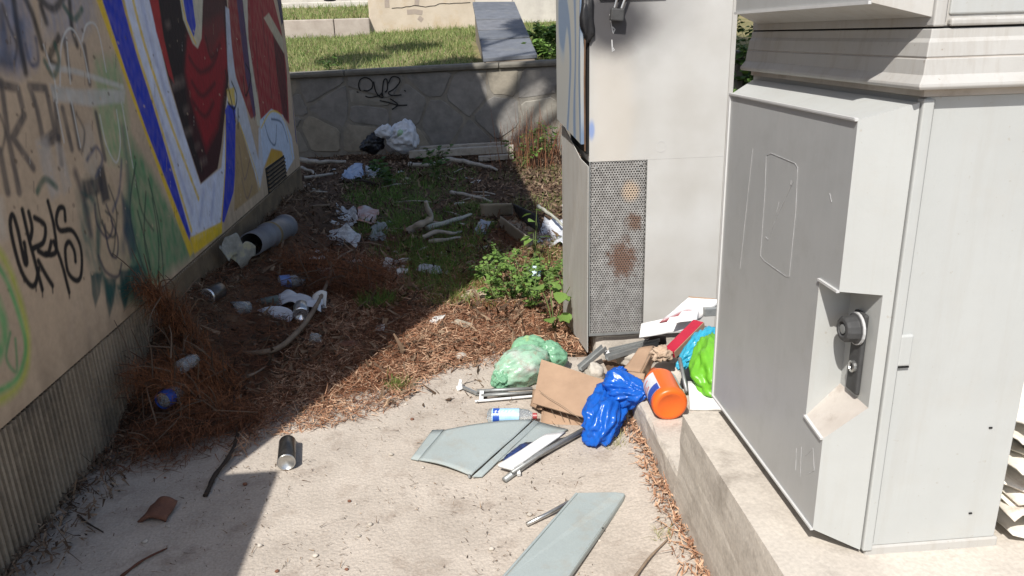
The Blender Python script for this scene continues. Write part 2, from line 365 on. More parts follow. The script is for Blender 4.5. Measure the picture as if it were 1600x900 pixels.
# mural: outlines, bands, letters
fill([(136,-40),(165,-40),(232,200),(303,392),(297,402)], YEL, .012, .95, .2, 21)
fill([(150,-30),(188,-30),(213,80),(246,185),(298,362),(296,376),(230,207),(196,110)], BLU, .008, 1, .1, 22)
fill([(186,-30),(228,-30),(263,128),(313,288),(346,262),(353,180),(356,140),(362,150),(352,260),(345,352),(303,380),(296,360),(246,185),(213,80)], LAV, .012, 1, .15, 23)
for px in ([(187,-20),(213,76),(247,184),(299,360)], [(203,-20),(226,70),(262,180),(310,310)]): stroke(px, .03, YEL, .008, .9, .25)
for px in ([(216,-20),(240,80),(280,210)], [(240,150),(270,240),(300,330)], [(318,300),(312,350)], [(335,290),(330,340)]): stroke(px, .03, L(120,130,180), .03, .5, .3)
fill([(297,371),(347,346),(347,364),(304,397)], YEL, .01, 1, .15, 24)
fill([(226,-30),(352,-30),(359,60),(357,125),(346,228),(340,264),(314,287),(290,214),(262,118)], MAR, .008, 1, 0, 25)
fill([(290,60),(348,20),(356,100),(340,200),(322,235),(305,180),(288,110)], L(150,24,34), .05, .95, .2, 26)
fill([(312,-30),(350,-30),(352,40),(330,90),(318,60)], L(84,48,44), .05, .8, .3, 27)
fill([(240,-30),(280,-30),(292,60),(288,120),(296,200),(318,270),(308,268),(280,180),(258,90)], L(26,20,22), .03, .9, .2, 28)
fill([(228,-30),(243,-30),(256,60),(273,132),(264,118),(244,50)], L(168,46,44), .01, 1, .1, 29)
for px in ([(296,90),(312,112),(330,104),(340,84)], [(300,128),(316,150),(336,130)], [(302,160),(320,182),(334,160)], [(322,60),(330,90),(344,70)]): stroke(px, .025, L(30,14,18), .02, .7)
for x, y, k_ in ((270,134,16),(288,172,6),(290,208,9),(306,230,5),(314,254,8),(260,40,5)): stroke([(x,y),(x+k_,y-k_*.5)], .014+.002*k_, L(140,120,108), .03, .55, .4, x)
fill([(277,-30),(318,-30),(315,60),(309,76),(301,68),(286,30)], L(206,196,170), .008, 1, .1, 30); stroke([(279,-20),(292,36),(306,68)], .014, YEL, .006, .9)
fill([(281,-30),(297,-30),(306,40),(303,58),(292,32)], BLU, .006, 1, .1, 31)
fill([(356,-30),(396,-30),(396,60),(404,178),(392,186),(372,130),(358,80)], L(140,30,38), .01, 1, .2, 32)
fill([(352,10),(358,14),(362,70),(368,120),(382,160),(404,250),(404,200),(410,195),(412,262),(406,296),(396,268),(372,190),(362,160),(356,110)], L(196,198,206), .01, 1, .2, 33)
fill([(366,-30),(376,-30),(392,90),(400,150),(398,190),(384,120)], L(58,58,96), .008, .9, .2, 34); fill([(376,-30),(386,-30),(388,60),(402,150),(408,200),(402,195),(392,120)], L(200,192,170), .008, 1, .2, 35)
fill([(388,-30),(420,-30),(440,50),(448,110),(452,194),(440,180),(424,172),(408,188),(398,110)], L(150,30,40), .01, 1, .15, 36)
fill([(424,30),(442,60),(448,140),(450,190),(442,180),(432,110)], L(54,24,30), .02, .9, .3, 37)
for px in ([(400,60),(404,130)], [(418,60),(424,150)], [(432,90),(436,160)], [(410,20),(414,70)]): stroke(px, .03, L(50,18,24), .025, .6, .3)
fill([(412,28),(420,20),(442,60),(444,84),(430,60)], L(202,190,160), .01, .9, .2, 38)
fill([(406,188),(424,170),(442,180),(456,215),(460,248),(448,268),(442,238),(424,232),(412,262)], L(192,204,222), .008, 1, .15, 39)
for px in ([(412,186),(420,216),(430,226),(432,196)], [(424,186),(440,192),(450,222)]): stroke(px, .016, L(30,60,90), .01, .8)
stroke([(408,200),(424,174),(444,188),(458,250)], .016, YEL, .007, .9, .2); fill([(414,262),(424,232),(440,236),(446,262),(444,246),(420,258)], L(196,150,40), .01, 1, .2, 40)
fill([(436,-30),(444,-30),(458,110),(470,240),(462,220),(452,110),(444,40)], L(84,80,116), .008, 1, .2, 41)
fill([(428,-30),(438,-30),(446,30),(440,40)], L(52,48,76), .01, 1, .2, 41)
fill([(352,172),(357,160),(368,168),(368,260),(365,300),(350,348),(346,345),(352,260)], BLU, .006, 1, .1, 42); stroke([(352,180),(352,260),(346,348)], .016, YEL, .006, .9); fill([(354,140),(366,136),(368,165),(357,164)], YEL, .01, .9, .3, 43)
fill([(368,196),(374,190),(398,270),(404,300),(366,330)], L(168,138,92), .01, .95, .2, 44); stroke([(374,192),(398,262),(406,296)], .014, YEL, .006, .9)
for px in ([(374,230),(382,280),(390,250)], [(378,280),(386,310),(394,290)]): stroke(px, .014, L(90,76,96), .012, .6)
for px in ([(352,110),(356,134),(362,160),(368,190)], [(362,128),(370,150),(366,170),(356,160)], [(384,100),(392,120),(384,150),(380,120)], [(372,170),(372,200)]): stroke(px, .018, K, .008, .9)
for k_, px in enumerate(([(4,8),(14,40),(26,70),(22,100)], [(40,70),(48,100),(60,96),(56,60)], [(70,96),(84,118),(92,96),(86,70)], [(120,180),(132,206),(128,240)], [(136,250),(150,230),(160,250),(150,276)], [(58,300),(70,280),(88,292)], [(210,270),(222,330),(240,360)], [(190,250),(186,300),(176,330)], [(100,10),(116,30),(128,14)], [(0,180),(8,206),(4,232)])): stroke(px, .012+.006*(k_ % 3), (L(40,40,46), L(64,72,96), L(46,84,70))[k_ % 3], .01, .8, .3, k_)
for k_ in range(70):
    x_ = 10+k_*6.1 % 430; y_ = 20+(k_*37.7) % 330
    stroke([(x_, y_), (x_+.3, y_+4+(k_*7) % 18)], .004+.002*(k_ % 3), (L(206,200,190), L(40,38,40), L(150,130,108))[k_ % 3], .003, .55, .2, k_, False)
for k_ in range(160):
    x_ = (k_*53.3) % 440; y_ = (k_*91.7) % 460
    stroke([(x_, y_), (x_+.6+k_ % 3*.5, y_+1.2)], .006+.003*(k_ % 4), (L(196,172,144), L(92,76,60))[k_ % 2], .003, .7, .3, k_, False)
# tag in black marker, and the ring of green and yellow
for px in ([(38,380),(40,395),(42,410),(38,408),(28,360),(20,336),(16,350),(22,385),(34,425),(48,446),(56,442),(60,420)], [(35,328),(45,372),(55,410),(66,452)], [(45,332),(50,355),(48,372)], [(54,340),(70,352),(68,378),(52,388)], [(60,392),(74,398),(80,378)], [(75,315),(84,352),(88,390),(80,398),(72,396)], [(84,378),(96,410),(108,456)], [(102,344),(100,326),(92,326),(88,344),(94,360),(112,360),(124,380),(128,405),(126,432),(118,438),(106,424),(102,390),(108,378),(116,392),(118,408)], [(60,408),(72,430),(82,446)]):
    stroke(px, .021, K, .005, .98)
for x, y in ((56,445),(82,448),(108,456),(66,454)): stroke([(x,y),(x+.5,y+9)], .010, K, .005, .8)
stroke([(-30,360),(8,408),(34,480),(44,540),(36,590),(6,622),(-30,630)], .028, L(176,184,60), .02, .8, .2); stroke([(-30,385),(6,430),(32,500),(40,548),(26,592),(0,610)], .02, L(84,168,96), .012, .85, .2)
stroke([(-5,470),(8,520),(-4,560)], .04, L(88,170,100), .02, .8, .3); stroke([(16,520),(10,560),(26,580),(24,530)], .012, L(70,140,86), .008, .7)
fill([(-30,300),(4,310),(10,370),(-30,400)], L(206,198,186), .03, .6, .4, 50)
stroke([(110,520),(124,470),(150,560)], .02, L(180,160,140), .03, .3)
V = np.stack([np.full(YY.shape, 0.0), YY-YN, ZZ], -1).reshape(-1, 3)
nY, nZ = len(ys), len(zs); idx = np.arange(nY*nZ).reshape(nZ, nY)
Q = np.stack([idx[:-1, :-1], idx[:-1, 1:], idx[1:, 1:], idx[1:, :-1]], -1).reshape(-1, 4)
me = bpy.data.meshes.new('painted_wall'); me.vertices.add(len(V)); me.vertices.foreach_set('co', V.ravel())
me.loops.add(Q.size); me.loops.foreach_set('vertex_index', Q.ravel()); me.polygons.add(len(Q)); me.polygons.foreach_set('loop_start', np.arange(0, Q.size, 4)); me.update(calc_edges=True)
ca = me.color_attributes.new('paint', 'FLOAT_COLOR', 'POINT'); ca.data.foreach_set('color', np.concatenate([np.clip(col, .005, 1).reshape(-1, 3), np.ones((len(V), 1))], 1).ravel())
mm_ = bpy.data.materials.new('mural_paint'); mm_.use_nodes = True; n = mm_.node_tree.nodes; l = mm_.node_tree.links; b = n['Principled BSDF']; b.inputs['Roughness'].default_value = .75; b.inputs['Specular IOR Level'].default_value = .3
at_ = n.new('ShaderNodeAttribute'); at_.attribute_name = 'paint'; tc = n.new('ShaderNodeTexCoord'); nn = n.new('ShaderNodeTexNoise'); nn.inputs['Scale'].default_value = 35; nn.inputs['Detail'].default_value = 8; l.new(tc.outputs['Object'], nn.inputs['Vector'])
mr = n.new('ShaderNodeMapRange'); mr.inputs[3].default_value = .8; mr.inputs[4].default_value = 1.15; l.new(nn.outputs[0], mr.inputs[0])
vm = n.new('ShaderNodeVectorMath'); vm.operation = 'SCALE'; l.new(at_.outputs['Color'], vm.inputs[0]); l.new(mr.outputs[0], vm.inputs['Scale']); l.new(vm.outputs[0], b.inputs['Base Color'])
bp = n.new('ShaderNodeBump'); bp.inputs['Strength'].default_value = .35; bp.inputs['Distance'].default_value = .006; l.new(nn.outputs[0], bp.inputs['Height']); l.new(bp.outputs[0], b.inputs['Normal'])
me.materials.append(mm_); pw = bpy.data.objects.new('painted_wall', me); COL.objects.link(pw); pw.parent = bld
pw['label'] = 'rendered wall sprayed with a red, blue and yellow mural and black tags'
M_bld = mat('render_beige', L(190, 165, 133), L(170, 147, 118), scale=4, rough=.9, bump=.15, bscale=80)
D = bld.location
MB().box((-4.6, 0.003, 0), (-.016, YF-YN-.003, ZR)).build('building_core', M_bld, bld)
MB().box((-4.8, -.12, ZR+.002), (.13, YF-YN+.2, ZR+.22)).build('roof', M_bld, bld, bevel=.01)
# ribbed base strip: vertical ribs standing on a backing board
M_rib = mat('ribbed_metal', (.36, .29, .21), (.23, .18, .125), scale=2.5, rough=.75, stain=(.085, .07, .055), sscale=3.5, samt=.9, streak=(.12, .09, .065), stamt=.6, speck=.15, kscale=70)
mb = MB(); y = 0.0
prof = []
while y < YF-YN:
    j_ = rnd.uniform(-.0025, .0025); prof += [(.008+j_, y), (.008+j_*.5, y+.011), (-.008, y+.014+j_), (-.008, y+.025)]; y += .028+rnd.uniform(-.0015, .0015)
V = [(a-.004, c, 0) for a, c in prof]+[(a-.004, c, ZS-.006) for a, c in prof]; n_ = len(prof)
rib = mesh('ribbed_strip', V, [(i, i+1, n_+i+1, n_+i) for i in range(n_-1)], M_rib, bld); rib['kind'] = 'stuff'
M_grime = mat('wall_foot', (.2, .14, .08), (.09, .065, .04), scale=6, rough=1, bump=.4, bscale=50)
MB().box((-.014, 2.2, 0), (.007, YF-YN, .40)).build('wall_foot', M_grime, bld, bevel=.006)
# vent grille near the far corner
vy0, vy1 = PX(417, 285, XW).y-YN, PX(446, 265, XW).y-YN
MB().box((-.002, vy0, .405), (.003, vy1, .60)).build('vent_opening', M_dark, bld)
for i in range(6):
    MB().box((.003, vy0+.02, .42+.03*i), (.014, vy1-.02, .432+.03*i)).build('vent_slat', M_grime, bld)
MB().box((-.5, YF-YN+.004, 0), (-.002, YF-YN+.03, 2.2)).build('end_pilaster', M_bld, bld)
# low wall near the building (its shadow reaches into the picture)
tag(MB().box((-2.4, -1.6, 0), (-1.41, 1.01, 1.95)).build('garden_wall', M_bld, bevel=.01), 'short beige rendered wall standing before the painted building', 'wall')

# ------------------------------------------------------------------ stone wall at the back
sw = thing('stone_wall', 'low grey rubble stone wall with a black tag and a smooth coping', 'wall', tuple(WA))
def WP(s, out, z): return wdir*s+wnrm*out+Vector((0, 0, z))
M_mortar = mat('mortar', (.25, .23, .195), (.165, .152, .13), scale=6, rough=.95, bump=.7, bscale=25)
M_stone = [mat('wall_stone_%d' % i, c, tuple(x*.66 for x in c), scale=5+i, rough=.9, bump=.5, bscale=22) for i, c in enumerate([(.30, .28, .24), (.26, .245, .225), (.32, .285, .225), (.24, .228, .21)])]
V = []; ss = [i*WL/40 for i in range(41)]
for s in ss: V += [WP(s, 0, -.05), WP(s, 0, wall_top(s)-.075), WP(s, -.32, wall_top(s)-.075), WP(s, -.32, -.05)]
mesh('mortar_core', V, [(i*4+k, (i+1)*4+k, (i+1)*4+(k+1) % 4, i*4+(k+1) % 4) for i in range(40) for k in range(4)]+[(3, 2, 1, 0), (160, 161, 162, 163)], M_mortar, sw)
def clip(poly, p, nrm):
    out = []
    for i in range(len(poly)):
        a, c = poly[i], poly[(i+1) % len(poly)]; da = (a[0]-p[0])*nrm[0]+(a[1]-p[1])*nrm[1]; dc = (c[0]-p[0])*nrm[0]+(c[1]-p[1])*nrm[1]
        if da <= 0: out.append(a)
        if da*dc < 0: t = da/(da-dc); out.append((a[0]+(c[0]-a[0])*t, a[1]+(c[1]-a[1])*t))
    return out
def voronoi_pieces(x0, x1, y0, y1, nx, ny, jit, gap, r):
    pts = [(x0+(i+.5+jit*(r.random()-.5)+(.5 if j % 2 else 0)-.25)*(x1-x0)/nx, y0+(j+.5+jit*(r.random()-.5))*(y1-y0)/ny) for j in range(ny) for i in range(nx)]
    for a in pts:
        poly = [(x0, y0), (x1, y0), (x1, y1), (x0, y1)]
        for c in pts:
            if c is a or math.hypot(c[0]-a[0], c[1]-a[1]) > 3*(x1-x0)/nx: continue
            d = (c[0]-a[0], c[1]-a[1]); ln = math.hypot(*d); nn_ = (d[0]/ln, d[1]/ln)
            poly = clip(poly, (a[0]+d[0]/2-nn_[0]*gap/2, a[1]+d[1]/2-nn_[1]*gap/2), nn_)
            if len(poly) < 3: break
        if len(poly) >= 3: yield a, poly
r = random.Random(21)
for a, poly in voronoi_pieces(.05, WL-.05, .03, 1.06, 13, 3, 1.1, .02, r):
    k = r.uniform(.006, .015); n = len(poly); cx_ = sum(p[0] for p in poly)/n; cz_ = sum(p[1] for p in poly)/n
    # round the corners by adding points along each edge
    fine = []
    for i in range(n):
        p, q = poly[i], poly[(i+1) % n]
        for t in (.12, .5, .88): fine.append((p[0]+(q[0]-p[0])*t+r.uniform(-.008, .008), p[1]+(q[1]-p[1])*t+r.uniform(-.008, .008)))
    n = len(fine); tl = r.uniform(-.02, .02); tz = r.uniform(-.02, .02)
    zc = lambda s, z: min(z*(wall_top(s)-.08)/1.05, wall_top(s)-.085)
    V = [WP(s, -.01, zc(s, z)) for s, z in fine]+[WP(cx_+(s-cx_)*.93, k*.8+tl*(s-cx_)+tz*(z-cz_)+r.uniform(-.002, .002), zc(s, cz_+(z-cz_)*.93)) for s, z in fine]+[WP(cx_, k+.004, zc(cx_, cz_))]
    mesh('stone', V, [(i, (i+1) % n, n+(i+1) % n, n+i) for i in range(n)]+[(n+i, n+(i+1) % n, 2*n) for i in range(n)], r.choice(M_stone), sw, smooth=False)
M_cop = mat('coping_concrete', (.2, .185, .155), (.13, .12, .1), scale=5, rough=.9, bump=.4, bscale=30)
s = 0.0
while s < WL-.05:                           # coping in lengths
    e = min(WL, s+r.uniform(1.5, 2.1)); q = [(.045, -.075), (.055, -.035), (.04, -.004), (-.28, .0), (-.34, -.01), (-.34, -.075)]
    V = [WP(s+.004, a, wall_top(s)+c) for a, c in q]+[WP(e-.004, a, wall_top(e)+c) for a, c in q]; n = len(q)
    mesh('coping_length', V, [(i, (i+1) % n, n+(i+1) % n, n+i) for i in range(n)]+[tuple(range(n-1, -1, -1)), tuple(range(n, 2*n))], M_cop, sw, bevel=.008); s = e
# projecting shelf of the wall at its right
sA = wall_s(1.42)
MB().add([WP(sA, .0, 0), WP(sA+2, .0, 0), WP(sA+2, .22, 0), WP(sA, .22, 0), WP(sA, 0, .92), WP(sA+2, 0, .92), WP(sA+2, .22, .9), WP(sA, .22, .9)], [(0,1,2,3),(7,6,5,4),(3,2,6,7),(0,3,7,4),(1,5,6,2)]).build('buttress', M_mortar, sw, bevel=.015)
# black tag
M_ink = mat('black_ink', (.008, .008, .009), (.006, .006, .006), rough=.6)
mb = MB()
def onwall(x, y):
    d = ray(x, y); t = (WA-CAM).dot(wnrm)/d.dot(wnrm); p = CAM+d*t; return p-WA+wnrm*.02
def ribbon(mb, pts, wd, nrm, th=.002):
    pts = [Vector(p) for p in pts]; V = []; Fc = []
    for i, p in enumerate(pts):
        d = (pts[min(i+1, len(pts)-1)]-pts[max(i-1, 0)]).normalized(); sd = d.cross(nrm).normalized()*wd/2; V += [p-sd, p+sd, p+sd-nrm*th, p-sd-nrm*th]
    for i in range(len(pts)-1):
        for k in range(4): Fc.append((i*4+k, i*4+(k+1) % 4, (i+1)*4+(k+1) % 4, (i+1)*4+k))
    mb.add(V, Fc)
for px in ([(564,142),(561,133),(564,124),(573,121),(582,127),(582.5,136),(576,141.5),(568.6,141)], [(571.5,150),(579,152),(593,149),(597,145)], [(584.5,127),(587.4,141.6),(593,150),(599,152),(597.5,144)], [(597.5,150),(600,127),(605,124),(606,139),(602,144)], [(607.6,130),(613.4,120),(623.5,121.4),(625,128.6),(616,139),(607.6,144.5),(613.4,149),(628,148)],
           [(594,157),(608,160),(622,164),(637,164)], [(610,154),(622,163),(613,171)], [(558,143),(561,144.5)], [(632,141),(635,142.5)]):
    ribbon(mb, curve([onwall(*p) for p in px], 5), .016, wnrm)
t_ = mb.build('graffiti_tag', M_ink, sw); t_['label'] = 'black looping graffiti tag with a small arrow under it'

# ------------------------------------------------------------------ sloping parapet with slate slabs
M_slate = [mat('slate_%d' % i, c, tuple(x*.72 for x in c), scale=8, rough=.75, bump=.3, bscale=30, stain=(.2, .2, .19), sscale=5, samt=.5) for i, c in enumerate([(.15, .16, .18), (.13, .14, .158), (.17, .175, .19)])]
Y0r = wall_y(.7)+.05
Lb, Rb = PY(759, 91, Y0r), PY(836, 86, Y0r); Lt, Rt = PY(741, 2, Y0r+3.3), PY(801, 2, Y0r+3.3)
par = thing('stair_parapet', 'sloping parapet capped with blue grey slate slabs behind the stone wall', 'parapet', tuple(Vector((Lb.x, Lb.y, 0))))
o0 = par.location
for side, (b0, t0) in enumerate(((Lb, Lt), (Rb, Rt))): pass
dn = Vector((0, 0, .055))
M_plast = mat('plaster_cream', (.55, .475, .38), (.44, .37, .285), scale=2, rough=.9, stain=(.42, .30, .16), sscale=1.6, samt=.7, bump=.15, bscale=30)
V = [Lb-dn, Rb-dn, Rt-dn, Lt-dn]; V = [v-o0 for v in V]+[Vector((v.x-o0.x, v.y-o0.y, .9)) for v in V]
mesh('flank_wall', V, [(0,1,2,3),(7,6,5,4),(0,4,5,1),(1,5,6,2),(2,6,7,3),(3,7,4,0)], mat('parapet_side', (.27, .22, .165), (.19, .155, .12), scale=4, rough=.9), par)
ts = [0, .27, .43, .62, .8, 1.0]
for i in range(5):
    a, c = ts[i]+.006, ts[i+1]-.006; e = (Rb-Lb).normalized()*.03
    q = [Lb.lerp(Lt, a)-e, Rb.lerp(Rt, a+.01*(i % 2))+e, Rb.lerp(Rt, c+.01*(i % 2))+e, Lb.lerp(Lt, c)-e]
    q = [p-o0+Vector((0, 0, r.uniform(-.004, .006))) for p in q]
    mesh('slate_slab', *prism(q, .05), M_slate[i % 3], par, bevel=.008)

# ------------------------------------------------------------------ plastered walls and kerb behind the lawn
def far_wall(name, label, pxl, pxr, Y, ztop, m, th=.3):
    a, c = PY(*pxl, Y), PY(*pxr, Y); t = thing(name, label, 'wall', (a.x, Y, 0))
    MB().box((0, 0, .8), (c.x-a.x, th, ztop)).build('wall_face', m, t, bevel=.02); return t, a, c
pwl, a, c = far_wall('plaster_wall', 'cream plastered wall with a long crack and ochre stain behind the lawn', (578, 43), (744, 40), 16.2, 3.2, M_plast)
mb = MB(); ribbon(mb, [PY(x, y, 16.197)-pwl.location for x, y in [(612,13),(620,12.2),(628,12.4),(634,10.6),(640,10.4),(647,8.6),(655,9.4),(665,11),(672,9.6),(680,9),(686,6),(693,5.4),(702,6),(710,5),(722,4.8),(735,4)]], .014, Vector((0, -1, 0)), .001); mb.build('crack', M_dark, pwl)
mb = MB()
for px in ([(652,-4),(651,8)], [(636,19),(648,18),(660,20)], [(654,27),(660,32)], [(604,-5),(605,12)]): ribbon(mb, [PY(x, y, 16.197)-pwl.location for x, y in px], .09, Vector((0, -1, 0)), .001)
mb.build('paint_mark', mat('faded_paint', (.3, .25, .22), (.36, .3, .24), rough=.9), pwl)
M_pale = mat('plaster_pale', (.56, .53, .47), (.46, .43, .38), scale=2, rough=.9, stain=(.3, .27, .25), sscale=1.2, samt=.6)
far_wall('boundary_wall', 'pale plastered wall rising beyond the slate capped parapet', (802, 26), (1250, 14), 16.6, 3.6, M_pale)
kb = thing('step_kerb', 'weathered pinkish concrete kerb crossing the lawn', 'kerb', (-6, 16.0, 0))
z0 = PY(500, 46, 16.0).z; z1 = PY(500, 30, 16.0).z
M_kerb = mat('kerb_concrete', (.42, .37, .32), (.33, .28, .24), scale=5, rough=.9, bump=.3)
xk = [-6, -3.6, PY(522, 40, 16).x, PY(578, 40, 16).x]
for i in range(3): MB().box((xk[i]+6.006, 0, z0-.3), (xk[i+1]+5.994, .5, z1)).build('kerb_length', M_kerb, kb, bevel=.02)
ul = [(-9, 16.5, z1-.02), (PY(580, 30, 16.5).x, 16.5, z1-.02), (PY(580, 10, 19.5).x+.3, 19.5, PY(520, 11, 19.5).z), (-9, 19.5, PY(520, 11, 19.5).z)]
struct(mesh('upper_lawn', *prism([Vector(p) for p in ul], .3), M_lawn))
pv = PY(520, 11, 19.5).z
tag(MB().box((-9, 19.5, 1.2), (-1.6, 20.1, pv+.12)).build('pale_step', M_pale, bevel=.02), 'pale concrete step at the top of the lawn', 'step')
tag(MB().box((-12, 21.4, 1.2), (14, 21.8, 6)).build('house_wall', M_pale), 'pale house wall closing the view behind the step', 'wall')
c = PY(513, 4, 19.4); tb = blob('black_bag', (c.x, 19.75, pv+.12+.18), (.2, .16, .25), mat('black_bag_plastic', (.02, .02, .025), (.01, .01, .012), rough=.35), amp=.3, seed=4); tag(tb, 'small black bag left on the pale step beyond the lawn', 'bag')

# ------------------------------------------------------------------ concrete plinths
def rough_block(name, a, b, m, n=(10, 14, 6), amp=.006, seed=0):
    bm = bmesh.new(); bmesh.ops.create_cube(bm, size=1)
    bmesh.ops.subdivide_edges(bm, edges=bm.edges, cuts=13, use_grid_fill=True)
    for v in bm.verts:
        p = Vector((a[i]+(v.co[i]+.5)*(b[i]-a[i]) for i in range(3)))
        e = sorted([min(p[i]-a[i], b[i]-p[i]) for i in range(3)])
        if e[1] < .001: p += (Vector(((a[0]+b[0])/2, (a[1]+b[1])/2, (a[2]+b[2])/2))-p).normalized()*.006*(1+1.5*nz(p, 9, seed+2))
        v.co = p+Vector((nz(p, 5, seed), nz(p, 5, seed+1), nz(p, 5, seed+2)))*amp+Vector((nz(p, 22, seed), nz(p, 22, seed+1), 0))*amp*.5
    me = bpy.data.meshes.new(name); bm.to_mesh(me); bm.free(); me.materials.append(m)
    o = bpy.data.objects.new(name, me); COL.objects.link(o); return o
tag(rough_block('concrete_plinth', (.655, -.4, -.05), (1.62, 2.075, .383), M_plinth, seed=1), 'raised rough concrete plinth carrying the tall grey cabinet', 'plinth')
tag(rough_block('concrete_step', (.66, 2.078, -.05), (1.6, 2.72, .15), M_plinth, seed=2, amp=.008), 'low concrete step under the orange bottle', 'step')
tag(rough_block('cabinet_footing', (.64, 3.43, -.05), (1.3, 3.98, .105), M_plinth, seed=3), 'concrete footing below the cabinet with the perforated grille', 'footing')

# ------------------------------------------------------------------ tall two-tier cabinet
XB, YB, XE, YE, ZP = .85, 1.36, 1.16, 2.2, .383
cab = thing('tall_cabinet', 'tall two tier light grey utility cabinet on the raised plinth', 'cabinet', (XB, YB, ZP))
O = cab.location
def loc(V): return [Vector(v)-O for v in V]
def cbox(name, a, b, m, bevel=.002, parent=cab): 
    mb = MB().box(a, b); return mesh(name, loc(mb.V), mb.F, m, parent, bevel=bevel)
cbox('base_skirt', (XB+.012, YB+.004, ZP-.006), (XE+.008, YE, ZP+.022), M_metal2, .004)
cbox('lower_body', (XB+.012, YB+.008, ZP+.0225), (XE, YE, 1.372), M_metal)
# side panel in its frame on the face toward the yard
cbox('corner_post', (XB+.002, YB-.002, ZP+.016), (XB+.024, YB+.02, 1.368), M_metal, .003)
cbox('panel_seam', (XB+.026, YB+.0065, ZP+.03), (XB+.0285, YB+.01, 1.366), M_dark, 0)
for z in (.84,): 
    t_ = cbox('hinge_tab', (XB+.022, YB-.001, z), (XB+.05, YB+.009, z+.068), M_metal, .004)
    q = MB().box((XB+.024, YB+.001, z-.004), (XB+.049, YB+.0095, z-.001)); mesh('tab_gap', loc(q.V), q.F, M_dark, t_)
for x, z in ((1.10, .68), (1.09, .47)):
    q = MB().box((x, YB+.0055, z), (x+.007, YB+.009, z+.003)); mesh('chip', loc(q.V), q.F, M_dark, cab)
# door cover: a tray with chamfered sides and a handle bay in its near lower corner
XD, y0, y1, z0, z1 = .76, 1.41, 2.09, .428, 1.33
ry0, ry1, rz0, rz1 = 1.366, 2.165, .398, 1.362
by, xw, bz0, bz1 = 1.495, .832, .668, .99
ch = lambda x: y0+(ry0-y0)*(x-XD)/(XB-XD)
front = [(XD, y1, z0), (XD, y0, z0), (XD, y0, bz0-.012), (XD, by, bz0), (XD, by, bz1), (XD, y0, bz1), (XD, y0, z1), (XD, y1, z1)]
side = [(XD, y0, z0), (XB, ry0, rz0), (XB, ry0, rz1), (XD, y0, z1), (XD, y0, bz1), (xw, ch(xw), bz1), (xw, ch(xw), bz0+.075), (XD, y0, bz0-.012)]
o_ = mesh('door_front', loc(front), [tuple(range(8))], M_door, cab)
o_['label'] = 'grey door face with a scratched rectangle'
V = side+[(XD, y1, z1), (XB, ry1, rz1), (XB, ry1, rz0), (XD, y1, z0)]
dc = mesh('door_cover', loc(V), [tuple(range(8)), (3, 2, 9, 8), (8, 9, 10, 11), (11, 10, 1, 0)], M_metal, cab)
bay = [(XD, by, bz0), (XD, by, bz1), (xw, by, bz1), (xw, by, bz0+.075), (xw, ch(xw), bz1), (xw, ch(xw), bz0+.075), (XD, y0, bz1), (XD, y0, bz0-.012)]
by_ = mesh('handle_bay', loc(bay), [(0, 3, 2, 1), (3, 5, 4, 2), (1, 2, 4, 6), (0, 7, 5, 3)], [M_metal, M_dirtymetal], cab)
by_.data.polygons[3].material_index = 1
# thin folded lip round the door front
M_edge = mat('worn_edge', (.56, .56, .55), (.5, .5, .49), rough=.45)
mb = MB(); lipp = [(XD-.002, y1, z0), (XD-.002, y0, z0)], [(XD-.002, y1, z1), (XD-.002, y0, z1)], [(XD-.002, y1, z0), (XD-.002, y1, z1)], [(XD-.002, by, bz1), (XD-.002, y0, bz1)], [(XD-.002, by, bz0), (XD-.002, y0, bz0-.012)]
for p, q in lipp: mb.bar(p, q, .007, .005)
mesh('door_lip', loc(mb.V), mb.F, M_edge, cab)
mb = MB().bar((XD-.002, y1, z1+.0015), (XD-.002, y0+.004, z1+.0015), .008, .004); mesh('drip_edge', loc(mb.V), mb.F, M_edge, cab)
# swivel handle: plate, knob with a facetted rim, lock below
hx, hy, hz = xw, 1.43, .90
mb = MB().box((hx-.012, hy-.021, .755), (hx-.001, hy+.023, .935)); mesh('handle_plate', loc(mb.V), mb.F, M_knob, cab, bevel=.004)
mb = MB(); prof = [(0, .033), (.008, .033), (.009, .029), (.028, .028), (.034, .024), (.035, .016), (.03, .015), (.03, 0)]
mb.lathe((hx-.012, hy, hz), (hx-.1, hy, hz), prof, 14); kn = mesh('knob', loc(mb.V), mb.F, M_knob, cab, bevel=.0015)
mb = MB().lathe((hx-.0425, hy, hz), (hx-.1, hy, hz), [(0, .010), (.003, .010), (.004, 0)], 12); mesh('key_plug', loc(mb.V), mb.F, M_galv, kn)
mb = MB().lathe((hx-.013, hy, hz), (hx-.1, hy, hz), [(0, .035), (.005, .035), (.0055, .031)], 20); mesh('knob_ring', loc(mb.V), mb.F, mat('pale_ring', (.5, .5, .49), (.42, .42, .42), rough=.4), kn)
mb = MB().lathe((hx-.012, hy-.002, .815), (hx-.1, hy-.002, .815), [(0, .013), (.006, .013), (.007, .009), (.004, .008), (.004, 0)], 14); lk = mesh('lock_cylinder', loc(mb.V), mb.F, M_steel, cab)
mb = MB().box((hx-.0185, hy-.0035, .808), (hx-.017, hy-.0005, .822)); mesh('keyhole', loc(mb.V), mb.F, M_dark, lk)
